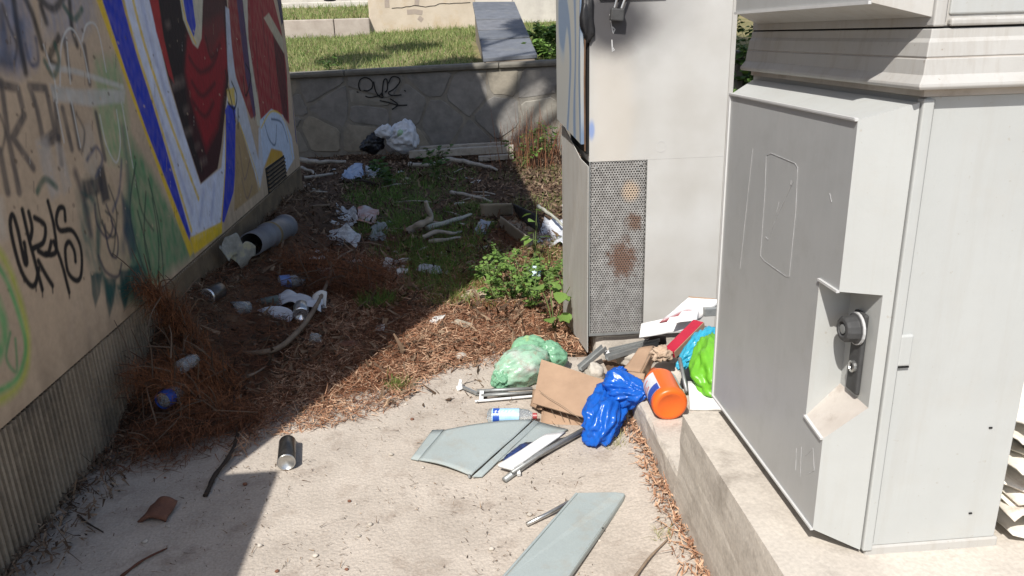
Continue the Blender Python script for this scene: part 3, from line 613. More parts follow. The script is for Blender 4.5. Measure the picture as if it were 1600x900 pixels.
# scratches scored into the door face
mb = MB()
for px in ([(1197,243),(1204,239),(1242,255),(1246,262),(1243,330),(1233,432),(1228,432),(1193,407),(1188,400),(1195,300),(1197,243)], [(1236,282),(1235,288),(1238,289)], [(1217,315),(1213,332)], [(1215,335),(1240,282)], [(1213,338),(1200,375)], [(1196,370),(1199,374)], [(1244,700),(1243,735)], [(1252,698),(1250,745)], [(1258,712),(1270,700),(1272,735),(1262,740)], [(1176,232),(1156,420)], [(1296,302),(1299,316)]):
    mb = MB(); ribbon(mb, [PX(x, y, XD-.0012) for x, y in px], .0012, Vector((-1, 0, 0)), .0005)
    mesh('scratch_mark', loc(mb.V), mb.F, mat('bare_scratch', (.62, .62, .62), (.4, .4, .4), scale=60, rough=.45), o_)
# roof of the lower tier: stepped rings
def ring(x0, y0, x1, y1, z): return [(x0, y0, z), (x1, y0, z), (x1, y1, z), (x0, y1, z)]
def loft(name, levels, m, parent, smooth=False, bevel=0):
    V = []; Fc = []
    for z, of in levels: V += ring(XB-of, YB-of, XE+of, YE+of*.5, z)
    for i in range(len(levels)-1):
        for k in range(4): Fc.append((i*4+k, i*4+(k+1) % 4, i*4+4+(k+1) % 4, i*4+4+k))
    Fc += [(3, 2, 1, 0), tuple(len(V)-4+k for k in range(4))]
    return mesh(name, loc(V), Fc, m, parent, bevel=bevel)
loft('neck', [(1.372, -.004), (1.3855, -.004)], M_dirtymetal, cab)
loft('roof_lip', [(1.386, .021), (1.391, .024), (1.396, .023), (1.411, .012), (1.4385, .009)], M_metal2, cab, bevel=.0015)
loft('roof_groove', [(1.4385, .0065), (1.4412, .0065)], M_dirtymetal, cab)
loft('roof_band', [(1.4412, .008), (1.466, .005), (1.473, .001), (1.489, .0)], M_metal2, cab, bevel=.0015)
loft('tier_gap', [(1.489, -.003), (1.4925, -.003)], M_dark, cab)
# upper tier
cbox('upper_body', (XB+.001, YB+.006, 1.4925), (XE, YE, 2.45), M_metal2)
cbox('upper_corner_post', (XB, YB-.003, 1.4925), (XB+.022, YB+.02, 2.44), M_metal2, .003)
cbox('upper_panel_seam', (XB+.0235, YB+.0045, 1.5), (XB+.026, YB+.008, 2.43), M_dark, 0)
cbox('upper_panel_sill', (XB+.03, YB-.006, 1.4926), (XE-.003, YB+.012, 1.506), M_metal2, .004)
cbox('upper_side_panel', (XB+.03, YB+.002, 1.512), (XE-.01, YB+.012, 2.4), M_metal, .003)
uz0, uz1 = 1.537, 2.36
V = [(XD, y0, uz0), (XB, ry0, 1.509), (XB, ry0, 2.39), (XD, y0, uz1), (XD, y1, uz1), (XB, ry1, 2.39), (XB, ry1, 1.509), (XD, y1, uz0)]
mesh('upper_door_cover', loc(V), [(0, 1, 2, 3), (3, 2, 5, 4), (4, 5, 6, 7), (7, 6, 1, 0)], M_metal2, cab)
mesh('upper_door_front', loc([V[7], V[0], V[3], V[4]]), [(0, 1, 2, 3)], M_door, cab)
mb = MB().bar((XD-.002, y1, uz0), (XD-.002, y0, uz0), .006, .006); mesh('upper_door_lip', loc(mb.V), mb.F, M_edge, cab)

# ------------------------------------------------------------------ cabinet with the burnt door and the grille
bx0, bx1, by0, by1, bz = .605, 1.222, 3.4, 3.95, 2.3
cb = thing('burnt_cabinet', 'scorched light grey cabinet with a perforated grille and a forced door', 'cabinet', (bx0, by0, 0))
O = cb.location
M_soot = bpy.data.materials.new('sooted_paint'); M_soot.use_nodes = True
n = M_soot.node_tree.nodes; l = M_soot.node_tree.links; b = n['Principled BSDF']; b.inputs['Roughness'].default_value = .6
tc = n.new('ShaderNodeTexCoord'); nn = n.new('ShaderNodeTexNoise'); nn.inputs['Scale'].default_value = 4; nn.inputs['Detail'].default_value = 8; l.new(tc.outputs['Object'], nn.inputs['Vector'])
rp = n.new('ShaderNodeValToRGB'); rp.color_ramp.elements[0].color = (.42, .405, .375, 1); rp.color_ramp.elements[1].color = (.5, .495, .475, 1); rp.color_ramp.elements[0].position = .3; rp.color_ramp.elements[1].position = .7; l.new(nn.outputs[0], rp.inputs[0])
def soft_spot(src, centre, rad, power, colr, amt, wob=.12):
    sp = n.new('ShaderNodeVectorMath'); sp.operation = 'SUBTRACT'; sp.inputs[1].default_value = centre; l.new(tc.outputs['Object'], sp.inputs[0])
    dv = n.new('ShaderNodeVectorMath'); dv.operation = 'DIVIDE'; dv.inputs[1].default_value = rad; l.new(sp.outputs[0], dv.inputs[0])
    ln = n.new('ShaderNodeVectorMath'); ln.operation = 'LENGTH'; l.new(dv.outputs[0], ln.inputs[0])
    ad = n.new('ShaderNodeMath'); ad.operation = 'MULTIPLY_ADD'; ad.inputs[1].default_value = wob*4; l.new(nn.outputs[0], ad.inputs[0]); l.new(ln.outputs['Value'], ad.inputs[2])
    mr = n.new('ShaderNodeMapRange'); mr.interpolation_type = 'SMOOTHSTEP'; mr.inputs[1].default_value = wob*2+.35; mr.inputs[2].default_value = wob*2+1; mr.inputs[3].default_value = amt; mr.inputs[4].default_value = 0; l.new(ad.outputs[0], mr.inputs[0])
    mx = n.new('ShaderNodeMixRGB'); mx.inputs[2].default_value = colr+(1,); l.new(mr.outputs[0], mx.inputs[0]); l.new(src, mx.inputs[1]); return mx.outputs[0]
src = soft_spot(rp.outputs[0], (.10, 0, 1.2), (.13, 1, .9), 1, (.56, .50, .42), .35)
src = soft_spot(src, (.2, 0, 1.6), (.36, 1, .34), 1, (.2, .195, .195), .45)
src = soft_spot(src, (.10, 0, 1.545), (.24, 1, .19), 1, (.045, .043, .047), .95)
src = soft_spot(src, (.01, 0, 1.09), (.02, 1, .06), 1, (.16, .25, .5), .8)
l.new(src, b.inputs['Base Color'])
MB().box((.0, 0, .975-.025), (bx1-bx0, by1-by0, bz)).build('body_shell', M_soot, cb)
MB().box((.265, .0, .104), (bx1-bx0, by1-by0, .9495)).build('body_panel', M_soot, cb)
MB().box((.03, .09, .104), (.2645, .4, .9495)).build('plenum', mat('plenum_grey', (.30, .29, .28), (.2, .19, .18), scale=6, rough=.8, stain=(.2, .1, .05), sscale=5, samt=.6), cb)
V, Fc = prism([Vector((bx1-bx0+.001, -.002, 0)), Vector((bx1-bx0+.022, -.002, 0)), Vector((bx1-bx0+.022, .03, 0)), Vector((bx1-bx0+.001, .03, 0))], -2.2); mesh('edge_trim', V, Fc, M_metal2, cb)
# side toward the litter, lower sheet bent outward at the bottom
pl = [(-.002, .0, .945), (-.002, .45, .945), (-.045, .45, 0), (-.012, .03, .0)]
V = [(-.004, -.002, .06), (-.004, .5, .02), (-.03, .52, .6), (-.012, .5, 1.10), (-.004, .0, .955), (-.006, -.002, .5)]
mesh('lower_side_sheet', [(-.006, -.002, .03), (-.05, .5, .02), (-.05, .5, 1.06), (-.05, .42, 1.06), (-.022, .1, .95), (-.004, .0, .93)], [(0, 1, 2, 3, 4, 5)], M_metal2, cb, solid=.004)
M_bluegraf = bpy.data.materials.new('scribbled_door'); M_bluegraf.use_nodes = True
n2_ = M_bluegraf.node_tree.nodes; l2_ = M_bluegraf.node_tree.links; b2_ = n2_['Principled BSDF']; b2_.inputs['Roughness'].default_value = .5
tc2 = n2_.new('ShaderNodeTexCoord'); wv = n2_.new('ShaderNodeTexWave'); wv.inputs['Scale'].default_value = 1.1; wv.inputs['Distortion'].default_value = 14; wv.inputs['Detail'].default_value = 1.5; wv.inputs['Detail Scale'].default_value = 1.2; mp = n2_.new('ShaderNodeMapping'); mp.inputs['Scale'].default_value = (1, 2.2, .7)
l2_.new(tc2.outputs['Object'], mp.inputs[0]); l2_.new(mp.outputs[0], wv.inputs[0]); mp.inputs['Rotation'].default_value = (.3, 0, 1.57)
cr2 = n2_.new('ShaderNodeValToRGB'); e_ = cr2.color_ramp.elements; e_[0].position = .12; e_[0].color = (.16, .22, .32, 1); e_[1].position = .5; e_[1].color = (.36, .365, .35, 1); q_ = e_.new(.25); q_.color = (.3, .335, .37, 1)
l2_.new(wv.outputs[0], cr2.inputs[0]); l2_.new(cr2.outputs[0], b2_.inputs['Base Color'])
dr = mesh('forced_door', [(-.028, .0, 1.03), (-.075, .43, 1.1), (-.075, .43, 2.2), (-.04, .02, 2.2), (-.03, .005, 1.6)], [(0, 1, 2, 3, 4)], M_bluegraf, cb, solid=.02); dr['label'] = 'bent door with blue sprayed scribbles'
MB().box((-.012, .004, .985), (-.001, .45, 2.2)).build('door_gap', M_dark, cb)
MB().tube([(-.02, -.006, 1.0), (-.023, -.008, 1.3), (-.02, -.008, 1.6)], .004, 6).build('hinge_rod', mat('rusty_rod', (.16, .09, .05), (.09, .05, .03), rough=.8), cb)
blob('melted_seal', (-.012, -.006, 1.56), (.028, .02, .11), M_black, cb, amp=.5, seed=8, sub=3, flat=False)
lkb = MB().box((-.075, -.045, 1.545), (-.018, -.012, 1.595)).build('padlock', M_knob, cb, bevel=.006); lkb.rotation_euler = (0, .1, 0)
mb = MB(); mb.tube(curve([(-.06, -.028, 1.597), (-.045, -.028, 1.66), (-.01, -.028, 1.70)], 5), .005, 6); mb.tube([(-.03, -.028, 1.597), (-.005, -.028, 1.69)], .005, 6); mesh('shackle', mb.V, mb.F, M_steel, lkb)
MB().box((.04, -.012, 1.632), (.32, -.001, 1.645)).build('scorched_edge', mat('scorched_rust', (.22, .11, .06), (.12, .06, .04), scale=30, rough=.9), cb)
mb = MB()
for px in ([(953,22),(955,38),(958,50)], [(957,42),(961,46),(958,52)], [(956,62),(957,78)], [(957,74),(960,78),(956,80)]): 
    mb = MB(); ribbon(mb, [PY(x, y, by0-.0016)-O for x, y in px], .005, Vector((0, -1, 0)), .0004); mb.build('scratch_mark', mat('bare_scratch', (.7, .7, .7)), cb)
mb = MB(); cc_ = PY(1033, 229, by0-.001)-O; ribbon(mb, [cc_+Vector((math.cos(t*.35)*.022, 0, math.sin(t*.35)*.024)) for t in range(19)], .004, Vector((0, -1, 0)), .0004); mb.build('ring_mark', mat('ring_grey', (.46, .455, .44), (.5, .49, .47)), cb)
# perforated grille: hexagonal holes, folded round the corner
M_grille = bpy.data.materials.new('grille_zinc'); M_grille.use_nodes = True; n = M_grille.node_tree.nodes; l = M_grille.node_tree.links; b = n['Principled BSDF']; b.inputs['Roughness'].default_value = .55; b.inputs['Metallic'].default_value = .2
tc = n.new('ShaderNodeTexCoord'); nn = n.new('ShaderNodeTexNoise'); nn.inputs['Scale'].default_value = 26; nn.inputs['Detail'].default_value = 10; nn.inputs['Roughness'].default_value = .75; l.new(tc.outputs['Object'], nn.inputs['Vector'])
rp = n.new('ShaderNodeValToRGB'); rp.color_ramp.elements[0].color = (.20, .19, .18, 1); rp.color_ramp.elements[1].color = (.43, .42, .40, 1); rp.color_ramp.elements[0].position = .35; rp.color_ramp.elements[1].position = .65; l.new(nn.outputs[0], rp.inputs[0])
src = soft_spot(rp.outputs[0], (.16, 0, .49), (.085, 1, .12), 1, (.17, .085, .052), .85, .55)
src = soft_spot(src, (.21, 0, .67), (.05, 1, .06), 1, (.17, .09, .055), .8, .55)
src = soft_spot(src, (.19, 0, .81), (.055, 1, .065), 1, (.52, .41, .31), 1, .12)
l.new(src, b.inputs['Base Color'])
V = []; Fc = []; pw_ = .0125; ph_ = pw_*.866; gx0, gx1, gz0, gz1 = .004, .262, .125, .948
nj = int((gz1-gz0)/ph_); ni = int((gx1-gx0)/pw_)
for j in range(nj):
    for i in range(ni):
        cx_ = gx0+(i+.5+(.5 if j % 2 else 0))*pw_; cz_ = gz0+(j+.5)*ph_
        if cx_ > gx1: continue
        b0 = len(V)
        for rr, yy in ((pw_*.5774, -.002), (pw_*.34, -.002), (pw_*.34, .001)):
            V += [(cx_+rr*math.sin(k*math.pi/3), yy, cz_+rr*math.cos(k*math.pi/3)) for k in range(6)]
        for k in range(6):
            k2 = (k+1) % 6; Fc += [(b0+k, b0+6+k, b0+6+k2, b0+k2), (b0+6+k, b0+12+k, b0+12+k2, b0+6+k2)]
g_ = mesh('perforated_grille', V, Fc, M_grille, cb); g_['kind'] = 'stuff'
mb = MB(); mb.box((.0, -.003, gz0-.012), (.005, .0005, gz1+.003)); mb.box((.0055, -.003, gz0-.012), (.264, .0005, gz0-.001)); mb.build('grille_frame', M_galv, cb)
MB().box((.002, .012, gz0-.01), (.262, .016, gz1)).build('grille_backing', mat('backing_board', (.14, .13, .125), (.07, .065, .06), scale=9, rough=.9), cb)
for x, z in ((.222, .905), (.235, .93), (.03, .92), (.045, .60), (.02, .5), (.08, .22)): MB().lathe((x, -.002, z), (x, -.02, z), [(0, .006), (.003, .005), (.004, 0)], 8).build('screw', M_steel, cb)

# ------------------------------------------------------------------ litter helpers
def oblob(name, p, q, r1, r2, m, parent=None, amp=.2, cr=.3, sc=2.4, seed=0, sub=4, zmin=None, ridge=0):
    """crumpled bag body stretched from p to q"""
    p, q = Vector(p), Vector(q); ax_ = q-p; ln = ax_.length; d = ax_.normalized(); s = d.cross(Vector((0, 0, 1))).normalized(); u = s.cross(d)
    bm = bmesh.new(); bmesh.ops.create_icosphere(bm, subdivisions=sub, radius=1)
    for v in bm.verts:
        c = v.co.copy(); k = 1+amp*nz(c, sc*.6, seed)+.5*amp*nz(c, sc*1.7, seed+3)-cr*max(0, .35-crease(c, sc, seed))-cr*.6*max(0, .3-crease(c, sc*2.5, seed+1))
        if ridge:
            g = Vector((c.x*.55, c.y, c.z)); k += ridge*(.28-abs(nz(g, 2.1, seed+11)))+.6*ridge*(.28-abs(nz(g, 4.6, seed+12)))
        t = (c.x+1)/2; rr = r1+(r2-r1)*t
        w_ = p+d*(ln*t+(k-1)*ln*.3*c.x)+s*(c.y*k*rr)+u*(c.z*k*rr)
        if zmin is not None and w_.z < zmin: w_.z = zmin+(w_.z-zmin)*.08
        v.co = w_
    me = bpy.data.meshes.new(name); bm.to_mesh(me); bm.free(); me.materials.append(m); me.polygons.foreach_set('use_smooth', [True]*len(me.polygons))
    o = bpy.data.objects.new(name, me); COL.objects.link(o)
    if parent is not None: o.parent = parent
    return o
def at(o, t): 
    """put a mesh authored in world coordinates under thing t"""
    o.parent = t; o.matrix_parent_inverse = Matrix.Translation(-Vector(t.location)); return o
def plastic(name, c, rough=.3, sub=.25): return mat(name, c, tuple(x*.86 for x in c), scale=14, rough=rough, sub=sub, bump=.12, bscale=16)
M_card = mat('cardboard', (.40, .27, .18), (.31, .205, .135), scale=6, rough=.9, bump=.05)
M_cardp = mat('pale_card', (.38, .34, .26), (.3, .26, .2), scale=8, rough=.9)
M_paper = mat('paper', (.74, .73, .7), (.6, .59, .56), scale=12, rough=.85, stain=(.25, .2, .15), sscale=7, samt=.8)
M_news = mat('newsprint', (.68, .68, .66), (.34, .34, .34), scale=45, rough=.9, detail=2)
M_white = mat('white_plastic', (.72, .72, .71), (.62, .62, .61), scale=12, rough=.45)
M_whitebag = plastic('white_bag', (.78, .8, .84), .35, .2)
M_clear = mat('clear_plastic', (.8, .83, .84), (.72, .76, .78), rough=.12, trans=.75, bump=.2, bscale=60)
M_greyboard = mat('grey_board', (.34, .385, .38), (.30, .34, .335), scale=4, rough=.65, bump=.08, bscale=200, stain=(.3, .27, .22), sscale=11, samt=.55, speck=.06, kscale=220)
M_woodg = mat('weathered_wood', (.46, .42, .36), (.27, .24, .2), scale=9, rough=.9, bump=.4, bscale=30)
M_bark = mat('dead_branch', (.27, .205, .145), (.16, .115, .08), scale=14, rough=.95, bump=.4, bscale=60)
M_twig = mat('dark_twig', (.05, .035, .025), (.025, .018, .014), rough=.95)
M_brick = mat('fired_clay', (.2, .095, .06), (.13, .06, .04), scale=20, rough=.95, bump=.4)

def bottle(name, label, p, q, prof, m, group=None, cat='bottle'):
    t = thing(name, label, cat, tuple(p), group); at(MB().lathe(p, q, prof, 28).build('bottle_body', m, smooth=True), t); return t
def arcpatch(p, q, t0, t1, rad, a0, a1, n=14):
    p, q = Vector(p), Vector(q); d = (q-p).normalized(); r_ = d.cross(Vector((0, 0, 1))).normalized(); u = r_.cross(d)*-1
    u = d.cross(r_); V = []
    for t in (t0, t1): V += [p+d*t+(r_*math.cos(a0+(a1-a0)*k/n)+u*math.sin(a0+(a1-a0)*k/n))*rad for k in range(n+1)]
    return V, [(k, k+1, n+2+k, n+1+k) for k in range(n)]

# ------------------------------------------------------------------ sunlit litter on the apron
# spray can
p, q = Vector((-.668, 2.535, .034)), Vector((-.70, 2.73, .034))
t = thing('spray_can', 'dark spray can lying on the concrete with its silver base showing', 'can', (p.x, p.y, 0))
at(MB().lathe(p, q, [(.006, .031), (.008, .0325), (.15, .0325), (.152, .0315)], 28).build('can_body', mat('can_black', (.03, .03, .03), (.09, .085, .08), scale=25, rough=.3, metal=.6), smooth=True), t)
at(MB().lathe(p, q, [(.012, 0), (.009, .02), (.002, .028), (0, .031), (.003, .0335), (.007, .0325)], 28).build('can_base', M_steel, smooth=True), t)
at(MB().lathe(p, q, [(.152, .0325), (.158, .031), (.17, .02), (.178, .014), (.186, .013), (.187, 0)], 24).build('can_shoulder', M_steel, smooth=True), t)
# tile shard
c = P(247, 806, 0); V = []
t = sheet('tile_shard', [c+Vector((-.05, -.03, .004)), c+Vector((.045, -.045, .004)), c+Vector((.05, .045, .02)), c+Vector((-.03, .06, .006))], M_brick, n=10, cr=.012, sc=14, th=.012, arch=.02, seed=3)
tag(t, 'curved reddish brown tile shard lying on the shaded concrete', 'tile')
# green bag with its print
c = P(812, 590, 0)
t = thing('green_bag', 'pale green plastic bag with yellow and white print beside the cardboard', 'bag', tuple(c))
M_gb = plastic('green_bag_plastic', (.28, .56, .36), .3, .35); M_gb2 = mat('printed_green', (.62, .66, .6), (.3, .55, .38), c3=(.42, .64, .48), scale=7, rough=.28, sub=.3, bump=.3, bscale=30, stain=(.42, .2, .16), sscale=38, samt=.8, detail=2); M_gb3 = mat('green_yellow_print', (.3, .58, .36), (.26, .52, .33), scale=9, rough=.3, sub=.3, bump=.3, bscale=30, stain=(.75, .62, .05), sscale=5.5, samt=1)
at(oblob('bag_body', P(775, 592, .06), P(852, 556, .085), .085, .095, M_gb2, amp=.15, cr=.05, seed=11, sub=5, ridge=.2, zmin=.004), t)
at(oblob('bag_shoulder', P(800, 556, .1), P(850, 540, .11), .07, .07, M_gb3, amp=.15, cr=.05, seed=15, sub=5, ridge=.18), t)
at(oblob('bag_tail', P(836, 552, .09), P(886, 560, .06), .075, .055, M_gb, amp=.12, cr=.05, seed=12, sub=5, ridge=.3, zmin=.004), t)
at(oblob('bag_foot', P(770, 590, .05), P(800, 596, .045), .055, .05, M_gb, amp=.2, cr=.05, seed=14, sub=5, ridge=.45, zmin=.004), t)
# cardboard box, collapsed
c = P(880, 660, 0); t = thing('cardboard_box', 'collapsed brown cardboard box with a raised flap beside the blue bag', 'box', tuple(c))
at(sheet('top_flap', [P(832, 630, .075), P(924, 656, .07), P(944, 594, .15), P(846, 562, .17)], M_card, n=10, cr=.006, sc=6, th=.005, seed=2, smooth=False), t)
at(sheet('front_wall', [P(845, 662, .0), P(912, 667, .0), P(914, 655, .035), P(847, 640, .035)], M_card, n=6, cr=.003, th=.005, seed=3), t)
at(sheet('base_panel', [P(846, 658, .004), P(914, 664, .004), P(930, 610, .004), P(850, 600, .004)], M_card, n=6, cr=.003, th=.005, seed=5), t)
at(sheet('side_wall', [P(846, 660, .002), P(848, 640, .04), P(846, 570, .14), P(850, 600, .004)], M_card, n=6, cr=.003, th=.005, seed=4), t)
at(sheet('torn_corner', [P(828, 635, .02), P(846, 640, .05), P(850, 612, .06), P(834, 608, .03)], M_card, n=6, cr=.01, th=.004, seed=6), t)
mb = MB()
for px in ([(842,612,.11),(855,622,.1),(878,636,.09),(900,652,.075),(912,664,.03)], [(860,640,.06),(868,655,.01)], [(872,640,.07),(880,658,.02)], [(884,645,.06),(890,662,.01)]): mb.tube(curve([P(*k)+Vector((0, -.01, .01)) for k in px], 4), .0012, 5)
s_ = at(mb.build('dry_stem', M_bark), t); s_['kind'] = 'stuff'
# blue bag
t = thing('blue_bag', 'shiny crumpled blue plastic bag hanging over the low step', 'bag', tuple(P(930, 690, 0)))
M_bb = plastic('blue_plastic', (.02, .17, .72), .22, .4)
at(oblob('bag_lower', P(930, 690, .04), P(962, 604, .14), .075, .085, M_bb, amp=.3, cr=.1, sc=1.5, seed=21, sub=5, ridge=.5, zmin=.003), t)
at(oblob('bag_upper', P(945, 608, .16), P(1012, 612, .19), .09, .035, M_bb, amp=.3, cr=.1, sc=1.5, seed=23, sub=5, ridge=.5), t)
at(oblob('bag_tip', P(966, 592, .16), P(968, 575, .22), .045, .02, M_bb, amp=.3, cr=.1, sc=1.5, seed=25, sub=5, ridge=.7), t)
# orange bottle on the step
p = P(1048, 634, .213); q = P(1020, 578, .235)
M_or = mat('orange_plastic', (.78, .145, .02), (.7, .12, .015), scale=6, rough=.35)
pr = [(.006, 0), (.006, .038), (.0, .046), (0, .056), (.006, .063), (.014, .0655), (.03, .0655), (.034, .064), (.15, .064), (.165, .062), (.2, .045), (.22, .026), (.225, .02), (.25, .02), (.25, 0)]
t = bottle('orange_bottle', 'bright orange plastic bottle with a white and blue label, base turned outward', p, q, pr, M_or)
for nm, t0, t1, a0, a1, rr, m in (('front_label', .035, .15, 2.35, 4.2, .0652, mat('label_white', (.62, .64, .66), (.5, .52, .56), scale=30, rough=.4)), ('back_label', .035, .15, -.9, .25, .0652, mat('label_pale', (.6, .6, .55), (.4, .45, .5), scale=60, rough=.4)), ('label_band', .036, .075, 2.4, 4.15, .0656, mat('label_blue', (.03, .06, .3), (.05, .1, .4), rough=.4))):
    V, Fc = arcpatch(p, q, t0, t1, rr, a0, a1); at(mesh(nm, V, Fc, m, smooth=True), t)
for i, (a_, b_) in enumerate(((3.0, 3.6), (2.9, 3.4), (3.1, 3.7))):
    V, Fc = arcpatch(p, q, .088+.018*i, .097+.018*i, .0656, a_, b_); at(mesh('label_stripe', V, Fc, mat('label_red', (.5, .08, .07), (.6, .3, .3), scale=50), smooth=True), t)
# grey boards
t = thing('folded_board', 'light grey folded fabric board with hemmed edges lying on the concrete', 'board', tuple(P(740, 745, 0)))
at(sheet('main_panel', [P(654, 719, .008), P(735, 743, .012), P(832, 657, .035), P(694, 672, .03)], M_greyboard, n=16, cr=.004, sc=5, th=.006, arch=.012, seed=1), t)
at(sheet('hem_strip', [P(642, 717, .006), P(653, 719, .009), P(693, 672, .031), P(676, 673, .02)], M_greyboard, n=6, cr=.002, th=.006, seed=2), t)
at(sheet('fold_strip', [P(738, 745, .012), P(753, 745, .006), P(842, 660, .02), P(834, 657, .036)], M_greyboard, n=8, cr=.002, th=.006, seed=3), t)
at(sheet('back_panel', [P(772, 725, .006), P(830, 690, .02), P(888, 672, .012), P(842, 660, .02)], M_greyboard, n=8, cr=.003, th=.005, seed=4), t)
at(MB().lathe(P(733, 741, .02), P(733, 750, .0), [(0, .004), (.012, .005), (.016, 0)], 8).build('eyelet', M_galv), t)
t = thing('covered_board', 'long light grey fabric covered panel lying along the plinth', 'panel', tuple(P(880, 860, 0)))
pts = [P(902, 769, .035), P(962, 768, .04), P(977, 770, .036), P(975, 778, .03), P(880, 912, .035), P(846, 960, .035), P(740, 960, .035), P(790, 900, .035)]
V, Fc = prism(pts, .022); at(mesh('panel_body', V, Fc, M_greyboard, bevel=.005), t)
at(MB().tube([P(901, 771, .037), P(786, 902, .037)], .004, 8).build('edge_piping', M_greyboard), t)
at(MB().lathe(P(942, 825, .0365), P(942, 815, .06), [(0, .0035), (.001, 0)], 8).build('rivet', M_black), t)
M_rod = M_galv
def rod(label, pts, rad, m=M_rod, cat='rod', group=None, name='metal_rod', n=8):
    return tag(MB().tube([P(*k) for k in pts], rad, n).build(name, m, smooth=n > 6), label, cat, group)
rod('thin bare metal rod poking out from beside the long grey panel', [(823, 819, .012), (856, 803, .016), (888, 785, .03)], .007, M_steel)
rod('grey metal rod beneath the white plastic strip', [(788, 750, .011), (840, 712, .02), (912, 672, .03)], .011)
rod('thin grey rod running from the white strip to the blue bag', [(800, 738, .03), (850, 706, .032), (915, 668, .035)], .006)
rod('bent dark wire lying below the grey rods', [(838, 722, .006), (862, 703, .008), (880, 690, .01), (915, 672, .02)], .004, M_twig, name='bent_wire')
t = thing('white_plastic_strip', 'white plastic bracket strip lying across the grey rods', 'bracket', tuple(P(800, 735, 0)))
at(sheet('strip_body', [P(778, 728, .03), P(800, 734, .03), P(884, 676, .04), P(852, 680, .045)], M_white, n=8, cr=.002, th=.012, seed=7), t)
at(MB().bar(P(806, 724, .03), P(811, 742, .012), .012, .014).build('clip_leg', M_white), t); at(MB().bar(P(815, 722, .035), P(800, 732, .03), .02, .016).build('clip_bridge', M_white), t)
c = P(790, 712, 0); tag(oblob('foil_scrap', P(785, 722, .01), P(835, 692, .02), .02, .025, mat('dark_foil', (.03, .06, .2), (.02, .02, .03), scale=18, rough=.25), seed=31, zmin=.002), 'crumpled dark blue foil wrapper under the folded board', 'wrapper')
for i, (a, b_, rr) in enumerate((((745, 611, .03), (832, 607, .03), .008), ((742, 615, .012), (832, 616, .012), .009), ((752, 618, .025), (832, 613, .026), .007))):
    rod('grey metal tube in the small bundle behind the drink bottle', [a, b_], rr, group='tubes bundled behind the drink bottle', name='metal_tube')
t = thing('white_rod', 'slim white rod with a clip at its end behind the drink bottle', 'rod', tuple(P(745, 627, 0)))
at(MB().tube([P(742, 627, .012), P(832, 619, .014)], .0055, 8).build('rod_shaft', M_white), t); at(MB().bar(P(752, 626, .01), P(753, 612, .03), .018, .014).build('end_clip', M_white), t)
t = thing('tube_connector', 'small white plastic connector with a dark arm at the tube bundle', 'connector', tuple(P(719, 606, 0)))
at(MB().bar(P(714, 607, .008), P(723, 603, .02), .022, .016).bar(P(718, 606, .012), P(720, 594, .035), .012, .012).build('hub', M_white), t); at(MB().bar(P(724, 605, .02), P(746, 615, .015), .012, .01).build('arm', M_galv), t)
# drink bottle with blue label
p, q = P(762, 650, .033), P(836, 650, .036)
t = bottle('drink_bottle', 'flattened clear drink bottle with a blue and white label', p, q, [(0, 0), (.0, .02), (.008, .03), (.03, .031), (.04, .029), (.11, .029), (.13, .03), (.165, .026), (.185, .012), (.2, .012), (.2, 0)], M_clear)
V, Fc = arcpatch(p, q, .02, .13, .0316, 0, 2*math.pi, 24); at(mesh('label_wrap', V, Fc, mat('label_sky', (.25, .5, .72), (.45, .62, .75), scale=14, rough=.35), smooth=True), t)
V, Fc = arcpatch(p, q, .024, .05, .0319, 0, 6.28, 20); at(mesh('label_panel', V, Fc, mat('label_navy', (.02, .06, .32), (.03, .1, .45), rough=.35), smooth=True), t)
dq = (q-p).normalized(); sd = dq.cross(Vector((0, 0, 1))).normalized()
def on_lab(t_, a): return p+dq*t_+(sd*math.cos(a)+Vector((0, 0, 1))*math.sin(a))*.0322
mb = MB()
for k in range(6):
    t0 = .03+.014*k; mb.tube([on_lab(t0, .55), on_lab(t0+.004, 1.2), on_lab(t0+.009, 1.25), on_lab(t0+.005, .9), on_lab(t0+.011, .6)], .0016, 5)
s_ = at(mb.build('label_script', M_white), t); s_['kind'] = 'stuff'
at(MB().lathe(q-dq*.012, q, [(0, .013), (.02, .013), (.021, 0)], 14).build('cap', mat('cap_red', (.35, .06, .06), (.3, .05, .05), rough=.4)), t)

# ------------------------------------------------------------------ heap between the cabinets
def chunk(label, c, s, m, seed, name='rubble_chunk', group=None):
    return tag(blob(name, c, s, m, amp=.35, cr=.3, seed=seed, sub=3), label, 'rubble', group)
M_rub = mat('rubble', (.5, .46, .4), (.36, .32, .27), scale=10, rough=.95, bump=.5)
chunk('angular pale rubble lump at the foot of the burnt cabinet', P(930, 583, .03), (.045, .05, .05), M_rub, 41)
chunk('flat cream rubble piece lying against the cabinet footing', P(990, 560, .05), (.08, .05, .045), M_rub, 42)
chunk('small white plaster crumb above the metal channel', P(950, 553, .05), (.022, .02, .02), M_white, 43)
def channel(label, a, b_, wd, ht):
    mb = MB(); a, b_ = P(*a), P(*b_); mb.bar(a, b_, wd, .003); d = (b_-a).normalized(); s = d.cross(Vector((0, 0, 1))).normalized()
    for k in (-1, 1): mb.bar(a+s*k*wd/2+Vector((0, 0, ht/2)), b_+s*k*wd/2+Vector((0, 0, ht/2)), .003, ht)
    return tag(mb.build('metal_channel', M_galv), label, 'channel', 'metal channels on the rubble heap')
channel('short grey metal channel propped against the burnt cabinet corner', (906, 578, .01), (944, 545, .08), .03, .02)
channel('long grey metal channel lying on the cream rubble', (948, 562, .075), (1026, 538, .1), .03, .022)
channel('slim metal channel tucked under the white printed box', (952, 550, .08), (1030, 532, .12), .022, .015)
t = thing('torn_carton', 'torn brown carton leaning over the blue bag', 'carton', tuple(P(990, 590, 0)))
